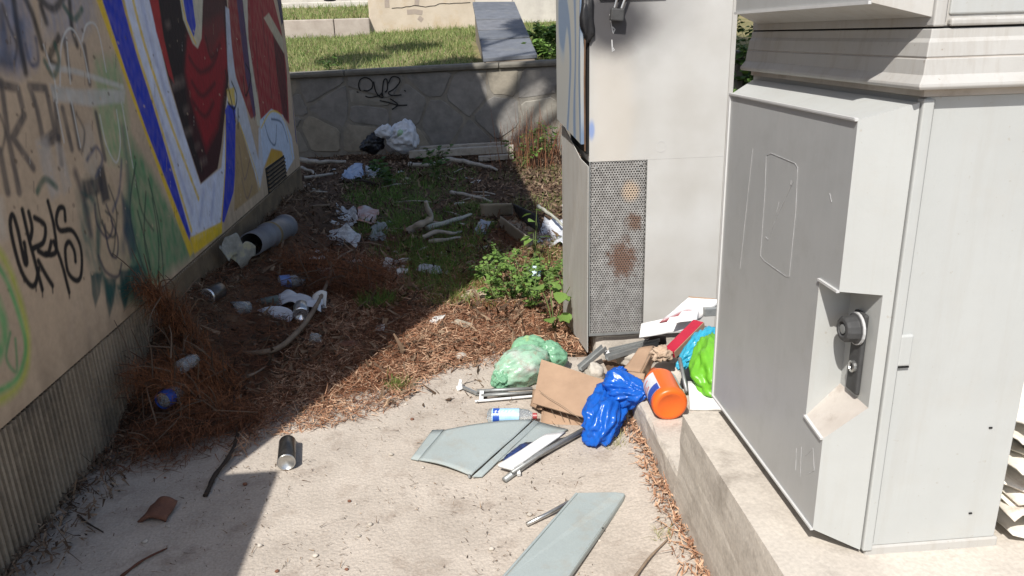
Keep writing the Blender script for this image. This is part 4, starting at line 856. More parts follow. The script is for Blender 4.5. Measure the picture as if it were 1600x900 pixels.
at(sheet('carton_side', [P(973, 577, .13), P(1000, 582, .13), P(1022, 540, .17), P(998, 545, .17)], M_card, n=6, cr=.005, th=.004, seed=8), t)
at(sheet('carton_flap', [P(980, 590, .15), P(1006, 596, .14), P(1008, 584, .16), P(982, 580, .155)], M_card, n=6, cr=.004, th=.004, seed=9), t)
at(sheet('carton_end', [P(1001, 583, .128), P(1012, 594, .06), P(1026, 556, .06), P(1023, 541, .168)], M_card, n=5, cr=.003, th=.004, seed=10), t)
at(sheet('carton_tab', [P(990, 608, .17), P(1008, 612, .165), P(1012, 596, .17), P(994, 590, .175)], M_card, n=5, cr=.005, th=.004, seed=12), t)
tag(blob('crumpled_paper', P(1035, 552, .2), (.05, .045, .035), mat('kraft_paper', (.5, .38, .28), (.38, .27, .19), scale=20, rough=.9), amp=.35, cr=.6, sc=3.4, seed=51, sub=4, flat=False), 'crumpled kraft paper ball behind the orange bottle', 'paper')
t = thing('printed_box', 'flattened white box with red and grey print leaning on the burnt cabinet', 'box', tuple(P(1060, 520, 0)))
M_print = bpy.data.materials.new('printed_card'); M_print.use_nodes = True; n = M_print.node_tree.nodes; l = M_print.node_tree.links; b = n['Principled BSDF']; b.inputs['Roughness'].default_value = .4
tc = n.new('ShaderNodeTexCoord'); wv = n.new('ShaderNodeTexWave'); wv.wave_type = 'RINGS'; wv.inputs['Scale'].default_value = 5; wv.inputs['Distortion'].default_value = 4; wv.inputs['Detail'].default_value = 1; l.new(tc.outputs['Object'], wv.inputs[0])
cr = n.new('ShaderNodeValToRGB'); e = cr.color_ramp.elements; e[0].color = (.3, .09, .1, 1); e[0].position = .06; e[1].color = (.72, .71, .7, 1); e[1].position = .45; k = e.new(.2); k.color = (.45, .44, .45, 1); l.new(wv.outputs[0], cr.inputs[0]); l.new(cr.outputs[0], b.inputs['Base Color'])
at(sheet('printed_face', [P(1030, 505, .24), P(1094, 500, .24), P(1128, 468, .33), P(1076, 464, .34)], M_print, n=8, cr=.008, th=.004, seed=11), t)
at(sheet('white_face', [P(998, 527, .19), P(1070, 518, .2), P(1088, 488, .28), P(1002, 506, .235)], M_white, n=8, cr=.004, th=.004, seed=12), t)
at(sheet('white_flap', [P(1050, 505, .262), P(1090, 500, .262), P(1092, 482, .29), P(1070, 480, .29)], M_white, n=6, cr=.01, th=.003, seed=13), t)
at(sheet('brown_edge', [P(1076, 463, .342), P(1126, 468, .33), P(1122, 478, .29), P(1076, 474, .3)], M_card, n=4, cr=.004, th=.004, seed=14), t)
t = thing('red_carton', 'glossy crimson carton sticking out of the heap below the printed box', 'carton', tuple(P(1060, 540, 0)))
a, b_ = P(1046, 552, .2), P(1092, 506, .27)
mb = MB().bar(a, b_, .05, .035); at(mb.build('carton_body', mat('crimson_gloss', (.42, .008, .035), (.35, .005, .03), rough=.25), bevel=.002), t)
d = (b_-a).normalized(); s = d.cross(Vector((0, 0, 1))).normalized(); mb = MB().bar(a+s*.0272, b_+s*.0272, .003, .034); at(mb.build('carton_side', M_card), t)
tag(sheet('teal_sheet', [P(1058, 562, .19), P(1082, 560, .19), P(1124, 515, .27), P(1098, 520, .26)], mat('dark_teal', (.01, .07, .07), (.008, .04, .045), rough=.5), n=8, cr=.012, th=.002, seed=15), 'dark teal plastic sheet behind the red carton', 'sheet')
tag(oblob('cyan_bag', P(1060, 574, .2), P(1118, 520, .29), .03, .06, plastic('cyan_plastic', (.05, .42, .62), .25, .2), amp=.3, cr=.1, sc=1.7, seed=61, sub=5, ridge=.6), 'bright cyan plastic bag squeezed behind the lime bag', 'bag')
tag(oblob('lime_bag', P(1112, 618, .19), P(1116, 530, .3), .085, .075, plastic('lime_plastic', (.25, .68, .06), .3, .4), amp=.25, cr=.05, sc=1.5, seed=63, sub=5, ridge=.34), 'lime green plastic bag beside the tall cabinet', 'bag')
t = tag(sheet('foam_sheet', [P(1078, 640, .155), P(1140, 640, .16), P(1150, 600, .2), P(1074, 598, .2)], M_white, n=8, cr=.006, th=.012, seed=16), 'white foam sheet under the lime bag', 'foam')
rod('grey metal rod standing behind the orange bottle', [(1073, 612, .17), (1062, 560, .24)], .008)
chunk('dark stone wedged below the printed box', P(1022, 535, .1), (.05, .05, .05), M_twig, 44)
tag(MB().bar(P(1098, 486, .28), P(1126, 484, .28), .05, .04).build('grey_block', M_galv, bevel=.004), 'small grey metal block beneath the printed box', 'block')
blk = chunk('broken concrete piece at the bottom of the heap', P(1050, 590, .04), (.12, .1, .1), M_rub, 45)
chunk('brown rubble lump holding up the lime bag', P(1105, 570, .1), (.1, .12, .12), mat('rubble_brown', (.2, .15, .11), (.1, .08, .06), scale=8, rough=.95), 46)

# bundle of papers right of the tall cabinet
t = thing('paper_bundle', 'curled stack of yellowed papers on the plinth beside the tall cabinet', 'papers', (1.28, 1.42, .383))
M_yel = mat('yellowed_paper', (.78, .74, .66), (.66, .61, .52), scale=14, rough=.9, stain=(.3, .16, .1), sscale=12, samt=.7)
for i in range(14):
    z = .41+.019*i; w_ = .10-.003*i; x0 = 1.205+.03*math.sin(i*1.9); a_ = .04*math.sin(i*1.3)
    at(sheet('paper_sheet', [(x0, 1.36+a_, z+.02*math.sin(i)), (x0+.3, 1.34-a_, z), (x0+.3, 1.62, z+.01), (x0, 1.6, z+.012)], M_yel, n=14, cr=.045+.02*math.sin(i*2.1), sc=7, th=.004, seed=70+i), t)
at(sheet('clear_wrap', [(1.235, 1.37, .665), (1.5, 1.35, .655), (1.5, 1.6, .675), (1.235, 1.58, .685)], mat('milky_plastic', (.7, .7, .74), (.55, .55, .6), rough=.3, sub=.2), n=10, cr=.04, sc=9, th=.002, seed=90), t)

# ------------------------------------------------------------------ litter in the shade
t = thing('bent_branch', 'long bent bare branch lying across the needle litter', 'branch', tuple(P(420, 550, 0)))
at(MB().tube(curve([P(312, 552, .02), P(360, 552, .035), P(402, 551, .04), P(436, 543, .05), P(468, 515, .07), P(490, 485, .08), P(508, 450, .08), P(520, 415, .09)], 6), [.012]*12+[.014]*12+[.013]*8+[.011]*6+[.009]*5, 8).build('main_stem', M_bark, smooth=True), t)
at(MB().tube(curve([P(519, 420, .09), P(530, 402, .1), P(552, 390, .1)], 5), .006, 6).build('side_twig', M_bark, smooth=True), t)
at(MB().tube(curve([P(518, 424, .09), P(517, 408, .12)], 3), .006, 6).build('side_twig', M_bark, smooth=True), t)
def stick(label, px, rad, m=M_bark, name='dead_stick', cat='stick'):
    pts = curve([P(*k) for k in px], 7); n = len(pts); sd_ = len(label)*1.7; pts = [p+Vector((nz(p, 8, sd_), nz(p, 8, sd_+2), .6*nz(p, 8, sd_+4)))*rad*.9 for p in pts]; return tag(MB().tube(pts, [rad*(1-.55*i/n)*(1+.35*nz((i*.45, sd_, 0))) for i in range(n)], 7).build(name, m, smooth=True), label, cat)
stick('black dead stick reaching from the needles onto the concrete', [(320, 776, .006), (335, 745, .012), (358, 710, .025), (368, 680, .02), (366, 640, .03), (368, 570, .03)], .009, M_twig)
stick('thin twig forking off the black stick at the shadow edge', [(352, 722, .008), (366, 700, .02), (372, 680, .02)], .006, M_twig)
stick('thin reddish twig lying on the shaded concrete', [(190, 900, .005), (222, 875, .01), (262, 856, .006)], .005, mat('red_twig', (.12, .05, .03), (.08, .03, .02), rough=.9))
stick('pale forked stick among the brown needles', [(376, 592, .02), (395, 585, .03), (415, 572, .025)], .009)
stick('thin twig lying across the grey shade near the wall foot', [(122, 805, .004), (140, 818, .006), (162, 832, .003)], .004, M_twig)
stick('curved dry stem lying at the foot of the plinth', [(990, 905, .03), (1015, 872, .035), (1044, 842, .035)], .005, M_bark)
stick('thin dry stem crossing the sunlit needles', [(590, 515, .01), (612, 503, .02), (640, 488, .01)], .004)
# cans and bottles by the wall
def can(label, c, d_, r_, m, ln=.12):
    c = Vector(c); q = c+Vector(d_).normalized()*.2; t = thing('drink_can', label, 'can', tuple(c))
    at(MB().lathe(c, q, [(.004, r_*.9), (.008, r_), (ln, r_), (ln+.008, r_*.85)], 26).build('can_body', m, smooth=True), t)
    at(MB().lathe(c, q, [(.014, 0), (.012, r_*.45), (.004, r_*.6), (0, r_*.78), (0, r_*.95), (.006, r_*1.02), (.009, r_)], 26).build('can_end', mat('bright_tin', (.8, .81, .83), (.7, .71, .73), rough=.22, metal=.8), smooth=True), t); return t
can('tin with a bright silver end by the dry branch at the painted wall', P(323, 464, .25), (.3, 1, -.02), .043, mat('tin_dark', (.1, .085, .075), (.05, .04, .035), scale=12, rough=.35, metal=.5))
can('tin with a bright silver end touching the white oval tray', P(470, 492, .05), (-.15, 1, .05), .044, mat('tin_pale', (.45, .46, .46), (.3, .31, .3), scale=12, rough=.3, metal=.5))
c = P(424, 496, .04); t = thing('oval_tray', 'oval white foam tray lying face up beside the silver tin', 'tray', tuple(c))
V = []; Fc = []; nn_ = 28
e1, e2 = Vector((.98, .1, .02)), Vector((-.05, .75, .66)); e3 = e1.cross(e2)
for rr, h in ((0, -.012), (.72, -.012), (.9, 0), (1, .004), (1, -.006), (.9, -.012), (.7, -.024)): V += [c+e1*(.122*rr*math.cos(2*math.pi*k/nn_))+e2*(.07*rr*math.sin(2*math.pi*k/nn_))+e3*h for k in range(nn_)]
for j in range(6):
    for k in range(nn_): Fc.append((j*nn_+k, j*nn_+(k+1) % nn_, (j+1)*nn_+(k+1) % nn_, (j+1)*nn_+k))
at(mesh('tray_shell', V, Fc, mat('foam_white', (.62, .65, .72), (.55, .58, .66), rough=.6), smooth=True), t)
stt = MB().tube([P(403, 478, .06), P(404, 488, .075), P(404, 500, .06)], .002, 5).build('tray_crack', M_dark); at(stt, t)
tag(MB().bar(P(392, 478, .06), P(436, 470, .07), .05, .06).build('grey_carton', mat('carton_greygreen', (.13, .17, .16), (.09, .12, .12), rough=.45), bevel=.004), 'grey green carton tucked behind the oval tray', 'carton')
tag(sheet('white_rag', [P(430, 478, .05), P(500, 490, .05), P(506, 470, .05), P(436, 458, .06)], M_whitebag, n=16, cr=.05, sc=8, th=.002, arch=.03, seed=17), 'crumpled white plastic rag behind the silver tin', 'rag')
p, q = P(434, 444, .06), P(474, 440, .05); t = bottle('water_bottle', 'crushed clear bottle with a blue label near the needle mound', p, q, [(0, 0), (0, .04), (.01, .05), (.04, .052), (.05, .046), (.1, .05), (.13, .04), (.15, .018), (.17, .016), (.17, 0)], M_clear)
V, Fc = arcpatch(p, q, .012, .075, .0535, 0, 6.28, 22); at(mesh('label_wrap', V, Fc, mat('label_indigo', (.05, .11, .38), (.2, .28, .5), scale=20, rough=.35), smooth=True), t)
p, q = P(362, 484, .12), P(396, 480, .1); bottle('clear_cup', 'crumpled clear plastic cup left of the oval tray', p, q, [(0, .03), (.002, .045), (.1, .038), (.104, .0), ], M_clear, cat='cup')
p, q = P(254, 626, .15), P(276, 612, .15); t = bottle('crushed_bottle', 'crushed bottle with a dark blue base below the dead branch', p, q, [(0, 0), (.002, .03), (.02, .036), (.1, .033), (.12, .014), (.14, .013), (.14, 0)], M_clear)
V, Fc = arcpatch(p, q, -.001, .04, .037, 0, 6.28, 20); at(mesh('label_wrap', V, Fc, mat('label_navy', (.02, .06, .32)), smooth=True), t)
p, q = P(280, 575, .2), P(296, 566, .2); bottle('glass_jar', 'small clear jar half buried under the dead branch', p, q, [(0, 0), (0, .03), (.08, .03), (.09, .024), (.1, .024), (.1, 0)], M_clear, cat='jar')
tag(blob('clear_scrap', P(492, 530, .03), (.035, .03, .035), M_clear, amp=.3, cr=.5, seed=33, sub=3), 'small crumpled clear plastic scrap below the bent branch', 'plastic')
# pipe with torn sack
p, q = P(392, 382, .31), P(446, 354, .2)
t = thing('plastic_pipe', 'grey plastic drain pipe with a collar lying at the wall foot', 'pipe', (p.x, p.y, 0)); ln = (q-p).length
M_pvc = mat('grey_pvc', (.19, .193, .21), (.12, .123, .135), scale=6, rough=.5, stain=(.14, .12, .1), sscale=7, samt=.6)
at(MB().lathe(p, q, [(0, .07), (0, .076), (ln*.42, .076), (ln*.43, .088), (ln*.55, .088), (ln*.56, .083), (ln*.92, .083), (ln*.93, .092), (ln, .092), (ln, .08), (ln*.5, .07), (0, .07)], 30).build('pipe_wall', M_pvc, smooth=True), t)
at(MB().lathe(p, q, [(ln*.46, .0885), (ln*.5, .09), (ln*.52, .0885)], 30).build('rust_ring', mat('rust_ring', (.25, .18, .07), (.16, .11, .05), scale=20), smooth=True), t)
tag(sheet('torn_sack', [P(344, 398, .36), P(384, 419, .2), P(398, 384, .33), P(352, 368, .44)], mat('sack_print', (.36, .35, .31), (.17, .165, .14), scale=16, rough=.65, stain=(.5, .42, .12), sscale=8, samt=.8), n=18, cr=.07, sc=9, th=.002, seed=18), 'torn grey and yellow sack at the mouth of the pipe', 'sack')
# crumpled papers, each its own heap
for k, (lab, quad, m, cr_) in enumerate((
    ('crumpled newspaper heap behind the needle mound', [(515, 356, .0), (560, 352, .02), (556, 325, .06), (528, 322, .05)], M_news, .08),
    ('newspaper sheet with an orange picture beside the crumpled heap', [(556, 350, .02), (588, 350, .02), (592, 326, .06), (560, 323, .07)], mat('print_orange', (.5, .5, .5), (.42, .12, .05), scale=6, rough=.8), .05),
    ('folded white newspaper lying open before the crumpled heap', [(500, 378, .02), (556, 388, .02), (566, 362, .05), (518, 354, .07)], M_news, .06),
    ('flat pale paper at the left of the newspaper heap', [(476, 372, .01), (512, 384, .01), (516, 362, .03), (490, 358, .03)], M_paper, .035),
    ('limp grey plastic bag right of the newspaper heap', [(576, 372, .01), (604, 378, .01), (604, 348, .05), (586, 346, .06)], mat('grey_film', (.3, .33, .31), (.22, .24, .23), rough=.4, sub=.2), .06),
    ('soiled paper scraps at the right of the needle mound', [(600, 420, .01), (640, 424, .01), (640, 402, .03), (604, 402, .04)], M_paper, .05),
    ('grey plate lying on the grass by the shadow edge', [(650, 424, .02), (692, 428, .02), (688, 414, .05), (658, 412, .05)], mat('grey_dish', (.42, .43, .46), (.34, .35, .38), rough=.5), .015),
    ('small crumpled white tissue below the soiled paper', [(618, 436, .0), (640, 436, .0), (638, 420, .03), (622, 420, .04)], M_paper, .04),
    ('blue and white foil bag lying on the far dirt', [(530, 280, .0), (566, 284, .0), (566, 258, .1), (545, 258, .08)], mat('foil_blue', (.5, .56, .66), (.16, .24, .4), scale=7, rough=.35), .09),
    ('limp clear film beside the blue and white foil bag', [(566, 276, .01), (600, 276, .01), (598, 262, .05), (572, 260, .05)], M_clear, .06),
    ('crumpled grey plastic sleeve beside the pale open box', [(736, 368, .01), (758, 366, .02), (768, 346, .06), (752, 344, .06)], mat('grey_sleeve', (.34, .36, .42), (.24, .26, .3), rough=.35), .03),
    ('pale paper strip lying in the shaded grass', [(732, 392, .01), (748, 394, .01), (764, 384, .02), (744, 386, .03)], M_paper, .02),
    ('crumpled clear bag standing against the stone wall', [(708, 222, .0), (744, 224, .0), (748, 200, .22), (716, 196, .24)], mat('film_grey', (.45, .46, .45), (.3, .31, .3), rough=.3, sub=.3), .1),
    ('white torn plastic sheet by the burnt cabinet side', [(838, 378, .01), (892, 388, .02), (892, 345, .07), (850, 340, .06)], M_whitebag, .09),
    ('small pale blue wrapper among the green weeds', [(820, 432, .03), (846, 434, .03), (844, 414, .07), (824, 416, .07)], mat('wrapper_blue', (.5, .66, .72), (.6, .7, .72), rough=.4), .04),
    ('flat white card scrap behind the torn plastic sheet', [(878, 332, .03), (894, 332, .03), (894, 316, .06), (880, 316, .06)], M_white, .03),
    ('pale flat stone coloured card on the sunlit needles', [(704, 504, .015), (730, 512, .015), (740, 506, .02), (714, 498, .025)], M_cardp, .004),
    ('small white paper curl on the sunlit needles', [(668, 505, .01), (684, 506, .01), (696, 492, .03), (680, 494, .02)], M_paper, .015),
    ('creased beige paper on the needles near the weeds', [(716, 470, .01), (752, 472, .01), (764, 456, .03), (728, 454, .03)], mat('beige_paper', (.5, .42, .31), (.4, .32, .23), scale=12, rough=.9), .025),
    ('little white scrap resting in the shade of the needles', [(584, 516, .01), (600, 518, .01), (602, 506, .02), (590, 505, .02)], M_paper, .015),
    ('shrivelled pale scrap beside the bent branch tip', [(488, 480, .03), (512, 482, .03), (510, 462, .06), (494, 458, .07)], M_paper, .05),
    ('tiny white plastic piece on the lawn by the slate parapet', [(700, 79, 1.28), (716, 78, 1.28), (718, 72, 1.32), (706, 73, 1.31)], M_white, .04))):
    tag(sheet('paper_scrap' if m in (M_paper, M_news) else 'litter_scrap', [P(*c) for c in quad], m, n=14, cr=cr_, sc=9, th=.002, seed=100+k), lab, 'litter')
# carrier bags at the stone wall
t = thing('white_carrier_bag', 'bulging white carrier bag with a green print by the stone wall', 'bag', (-.55, 10, 0))
at(oblob('bag_body', PY(604, 220, 10.0), PY(652, 208, 10.05), .13, .25, M_whitebag, amp=.15, cr=.05, seed=81, sub=5, ridge=.35, zmin=.01), t)
at(oblob('bag_handle', PY(586, 208, 9.9), PY(612, 204, 9.95), .05, .1, M_whitebag, amp=.25, cr=.1, seed=82, ridge=.5), t)
at(oblob('green_print', PY(621, 206, 9.88), PY(630, 210, 9.86), .055, .05, mat('print_green', (.2, .42, .16), (.5, .6, .5), scale=12, rough=.4), amp=.2, cr=.2, seed=83, sub=3), t)
tag(oblob('black_sack', PY(562, 232, 10.0), PY(602, 218, 10.1), .1, .16, MATS['black_bag_plastic'], amp=.35, cr=.6, seed=84, zmin=.01), 'slumped black refuse sack left of the white carrier bag', 'sack')
# timber
def plank(label, a, b_, wd, ht, m=M_woodg, name='weathered_plank'):
    mb = MB(); a, b_ = P(*a), P(*b_); n = 8
    for i in range(1): mb.bar(a, b_, wd, ht)
    o = mb.build(name, m, bevel=.006); return tag(o, label, 'plank')
plank('long weathered plank lying before the stone wall', (640, 241, .1), (803, 232, .14), .12, .09)
plank('thin grey plank resting behind the long weathered plank', (655, 232, .14), (800, 224, .16), .1, .05)
plank('short grey plank end lying under the long plank', (748, 248, .05), (802, 244, .06), .1, .06)
stick('crooked grey driftwood branch below the long plank', [(690, 250, .06), (720, 252, .06), (752, 258, .05), (778, 266, .03)], .035, M_woodg)
stick('short pale stick lying under the white bag', [(640, 256, .05), (665, 258, .06), (690, 252, .06)], .03, M_woodg)
stick('straight pale stick lying above the open box', [(704, 300, .03), (735, 306, .04), (768, 314, .03)], .022, M_woodg)
stick('pale broken stick lying beside the driftwood stump', [(668, 358, .03), (700, 347, .05), (735, 336, .05)], .026, mat('pale_stick', (.42, .42, .36), (.3, .3, .25), scale=12, rough=.9))
stick('curling driftwood stump standing in the shaded grass', [(636, 362, .02), (655, 352, .08), (670, 340, .14), (668, 326, .22), (664, 316, .28)], .034, M_woodg)
stick('knotted pale root lying in the grass', [(660, 370, .03), (685, 362, .06), (705, 365, .04), (722, 362, .02)], .02, M_woodg)
stick('second knotted root lying below the first', [(672, 378, .03), (695, 374, .05), (718, 372, .03)], .018, M_woodg)
stick('long grey stick lying by the far end of the painted wall', [(470, 250, .05), (505, 253, .06), (540, 252, .05)], .035, M_woodg)
stick('short pale stick crossing the long grey one', [(472, 262, .04), (485, 268, .05), (496, 274, .03)], .02, M_woodg)
stick('pale stick lying near the painted wall corner', [(474, 278, .04), (500, 274, .05), (525, 270, .04)], .02, M_woodg)
stick('thin dark stick beside the blue and white foil bag', [(530, 284, .03), (565, 283, .04), (596, 290, .03)], .018, M_twig)
stick('dry curled stem rising at the edge of the weeds', [(740, 436, .01), (742, 422, .08), (738, 408, .12), (728, 412, .12)], .008, M_bark)
# open pale box
t = thing('open_box', 'pale open carton lying on its side at the shadow edge', 'box', tuple(P(790, 350, 0)))
at(sheet('box_back', [P(752, 340, .01), P(802, 336, .01), P(800, 318, .14), P(750, 318, .14)], M_cardp, n=6, cr=.006, th=.006, seed=121), t)
at(sheet('box_front', [P(780, 356, .0), P(826, 390, .0), P(828, 372, .12), P(782, 338, .12)], M_cardp, n=6, cr=.006, th=.006, seed=122), t)
at(sheet('box_floor', [P(782, 354, .006), P(826, 388, .006), P(852, 360, .006), P(806, 336, .006)], M_cardp, n=6, cr=.003, th=.005, seed=123), t)
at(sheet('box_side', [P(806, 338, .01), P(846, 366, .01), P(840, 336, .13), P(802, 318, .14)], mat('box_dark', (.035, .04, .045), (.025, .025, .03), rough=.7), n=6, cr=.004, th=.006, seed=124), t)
stick('bare pale stick leaning across the torn plastic sheet', [(842, 322, .1), (862, 336, .11), (882, 352, .08)], .018, mat('pale_stick', (.42, .42, .36)))
for i, (x, y, sx) in enumerate(((545, 540, .05), (720, 556, .03), (690, 468, .03), (762, 496, .025))):
    chunk(('dull brown lump of earth in the shade', 'pale pebble lying on the sunlit needles by the apron', 'reddish clod at the edge of the weeds', 'small clod under the green weeds')[i], P(x, y, .01), (sx, sx*.8, sx*.5), (M_brick, M_rub, M_brick, M_brick)[i], 130+i, name='clod' if i != 1 else 'pebble')

rr_ = random.Random(77)
for i in range(26):
    x, y = rr_.uniform(470, 780), rr_.uniform(262, 440)
    c = P(x, y, 0); c.z = dirt_z(c.x, c.y)+.012
    a = rr_.uniform(0, 3.1); w_, h_ = rr_.uniform(.025, .07), rr_.uniform(.02, .05); e1 = Vector((math.cos(a), math.sin(a), 0))*w_; e2 = Vector((-math.sin(a), math.cos(a), .25))*h_
    tag(sheet('paper_bit', [c-e1-e2, c+e1-e2, c+e1+e2, c-e1+e2], (M_paper, M_news, M_cardp)[i % 3], n=7, cr=.03, sc=16, th=.0015, seed=400+i), 'small trodden paper bit on the shaded dirt', 'litter', 'small paper bits strewn over the shaded dirt')
for i in range(24):
    x, y = rr_.uniform(470, 800), rr_.uniform(245, 400)
    c = P(x, y, 0); c.z = dirt_z(c.x, c.y)+.014; a = rr_.uniform(0, 3.1); l_ = rr_.uniform(.07, .22); d = Vector((math.cos(a), math.sin(a)*.7, 0))*l_
    tag(MB().tube([c-d, c+Vector((rr_.uniform(-.02, .02), rr_.uniform(-.02, .02), .012)), c+d], [.006, .008, .005], 6).build('broken_stick', (M_woodg, M_bark, M_woodg)[i % 3], smooth=True), 'short broken stick on the shaded dirt', 'stick', 'short broken sticks strewn over the shaded dirt')
for i in range(40):
    x, y = rr_.uniform(-1.2, .55), rr_.uniform(1.75, 3.2); k_ = rr_.uniform(.004, .011)
    tag(blob('grit_stone', (x, y, k_*.5), (k_, k_*.8, k_*.7), (M_rub, M_brick, M_plinth)[i % 3], amp=.3, cr=.2, seed=500+i, sub=2), 'tiny grit stone lying on the concrete apron', 'pebble', 'grit stones scattered on the concrete apron')

# ------------------------------------------------------------------ needles, leaves, twigs (uncountable)
def strips(name, pos, dirs, ln, wd, m, bend=.15, up=None, segs=2, rs=nrs):
    """many thin ribbons: pos (n,3), dirs (n,3) unit, ln (n,), wd (n,)"""
    n = len(pos); side = np.cross(dirs, np.array([0, 0, 1.0])); side /= np.maximum(1e-6, np.linalg.norm(side, axis=1))[:, None]
    roll_ = rs.rand(n)*1.2-.6; side = side*np.cos(roll_)[:, None]+np.array([0, 0, 1.0])*np.sin(roll_)[:, None]
    bv = rs.randn(n, 3)*bend*ln[:, None]
    if up is not None: bv = bv+up*ln[:, None]
    V = np.zeros((n, (segs+1)*2, 3))
    for k in range(segs+1):
        t = k/segs; c = pos+dirs*(ln*t)[:, None]+bv*(t*t); w_ = (wd*(1-.75*t))[:, None]*.5
        V[:, 2*k] = c-side*w_; V[:, 2*k+1] = c+side*w_
    b0 = (np.arange(n)*(segs+1)*2)[:, None]; Q = []
    for k in range(segs): Q.append(b0+np.array([[2*k, 2*k+1, 2*k+3, 2*k+2]]))
    Q = np.concatenate(Q, 1).reshape(-1, 4)
    me = bpy.data.meshes.new(name); V = V.reshape(-1, 3); me.vertices.add(len(V)); me.vertices.foreach_set('co', V.ravel())
    me.loops.add(Q.size); me.loops.foreach_set('vertex_index', Q.ravel().astype(np.int32)); me.polygons.add(len(Q)); me.polygons.foreach_set('loop_start', np.arange(0, Q.size, 4, dtype=np.int32)); me.update(calc_edges=True)
    me.materials.append(m); o = bpy.data.objects.new(name, me); COL.objects.link(o); return o
M_needle = mat('dry_needles', (.28, .125, .065), (.08, .038, .023), c3=(.175, .075, .04), island=1, rough=.9, spec=.15)
M_needle2 = mat('pale_needles', (.58, .40, .27), (.24, .115, .07), c3=(.4, .23, .14), island=1, rough=.9, spec=.15)
M_bits = mat('leaf_bits', (.3, .215, .145), (.05, .036, .026), c3=(.13, .085, .056), island=1, rough=.95, spec=.1)
def flat_dirs(n, tilt=.25):
    th = nrs.rand(n)*2*np.pi; z = nrs.randn(n)*tilt; d = np.stack([np.cos(th), np.sin(th), z], 1); return d/np.linalg.norm(d, axis=1)[:, None]
def region(n, x0, x1, y0, y1, keep):
    out = []
    while len(out) < n:
        x, y = rnd.uniform(x0, x1), rnd.uniform(y0, y1)
        if rnd.random() < keep(x, y): out.append((x, y))
    return np.array(out)
def nedge(x): # front line of the needle carpet
    xs_ = [-1.42, -1.2, -.92, -.8, -.45, -.30, -.36, -.1, .23, .62]; y_ = [2.45, 2.60, 2.64, 2.82, 2.92, 3.0, 3.14, 3.36, 3.42, 3.5]
    return float(np.interp(x, [-1.42, -1.2, -.92, -.8, -.45, -.30, -.1, .23, .62], [2.45, 2.60, 2.64, 2.82, 2.92, 3.02, 3.36, 3.42, 3.5]))
def keepn(x, y):
    e = y-nedge(x)-.08*nz((x*6, y*6, 4)); return 0 if e < 0 else min(1, .25+e*2.2)*(1 if y < 4.6 else max(.1, 1-(y-4.6)/2.0))*(.55+.6*nz((x*3, y*3, 9)))
pos = region(46000, -1.4, .75, 2.3, 6.5, keepn); n = len(pos)
z = np.array([max(.003, dirt_z(a, c)+.006) for a, c in pos])+np.abs(nrs.randn(n))*.011
stuff(strips('needle_litter', np.column_stack([pos, z]), flat_dirs(n), .03+.05*nrs.rand(n), .0022+.0016*nrs.rand(n), M_needle))['label'] = 'carpet of dry reddish brown conifer needles'
def keepl(x, y): e = y-nedge(x); return 0 if e < -.03 else (.35+.5*nz((x*4, y*4, 2)))*(1 if y < 5 else .3)
pos = region(26000, -.9, .75, 2.6, 5.6, keepl); n = len(pos); z = np.array([max(.003, dirt_z(a, c)+.008) for a, c in pos])+np.abs(nrs.randn(n))*.01
stuff(strips('pale_needle_litter', np.column_stack([pos, z]), flat_dirs(n), .02+.04*nrs.rand(n), .003+.003*nrs.rand(n), M_needle2))
pos = region(16000, -1.9, 1.7, 3.0, 10.6, lambda x, y: 0 if (x < -1.38 and y < 7.3) or (.55 < x < 1.3 and y < 4) else .45+.6*nz((x*2, y*2, 12))); n = len(pos); z = np.array([dirt_z(a, c) for a, c in pos])+.008+np.abs(nrs.randn(n))*.012
stuff(strips('leaf_litter', np.column_stack([pos, z]), flat_dirs(n, .5), .02+.05*nrs.rand(n), .012+.02*nrs.rand(n), M_bits, bend=.4))['label'] = 'dry leaf crumbs and soil bits over the shaded dirt'
pos = region(2600, -1.38, .6, 1.5, 3.3, lambda x, y: .3+.7*nz((x*3, y*3, 7))); n = len(pos)
stuff(strips('scattered_crumbs', np.column_stack([pos, np.full(n, .006)]), flat_dirs(n, .08), .004+.022*nrs.rand(n)**3, .0015+.0025*nrs.rand(n), M_bits, bend=.5))
# dry leaves caught along the plinth foot
pos = np.array([(.655-.06*rnd.random()**2.5*(1+.9*max(0, 2.2-y)) , y) for y in [rnd.uniform(1.2, 2.7) for _ in range(1000)]]); n = len(pos)
stuff(strips('gutter_leaves', np.column_stack([pos, .035+np.abs(nrs.randn(n))*.012]), flat_dirs(n, .4), .015+.03*nrs.rand(n), .003+.006*nrs.rand(n), M_needle2, bend=.4))
# wall foot debris
pos = np.array([(-1.40+.16*rnd.random()**2, rnd.uniform(1.9, 7)) for _ in range(3500)]); n = len(pos)
stuff(strips('wall_foot_debris', np.column_stack([pos, np.array([max(.004, dirt_z(a, c)) for a, c in pos])+.004+np.abs(nrs.randn(n))*.014]), flat_dirs(n, .5), .015+.04*nrs.rand(n), .003+.008*nrs.rand(n), M_bits, bend=.4))

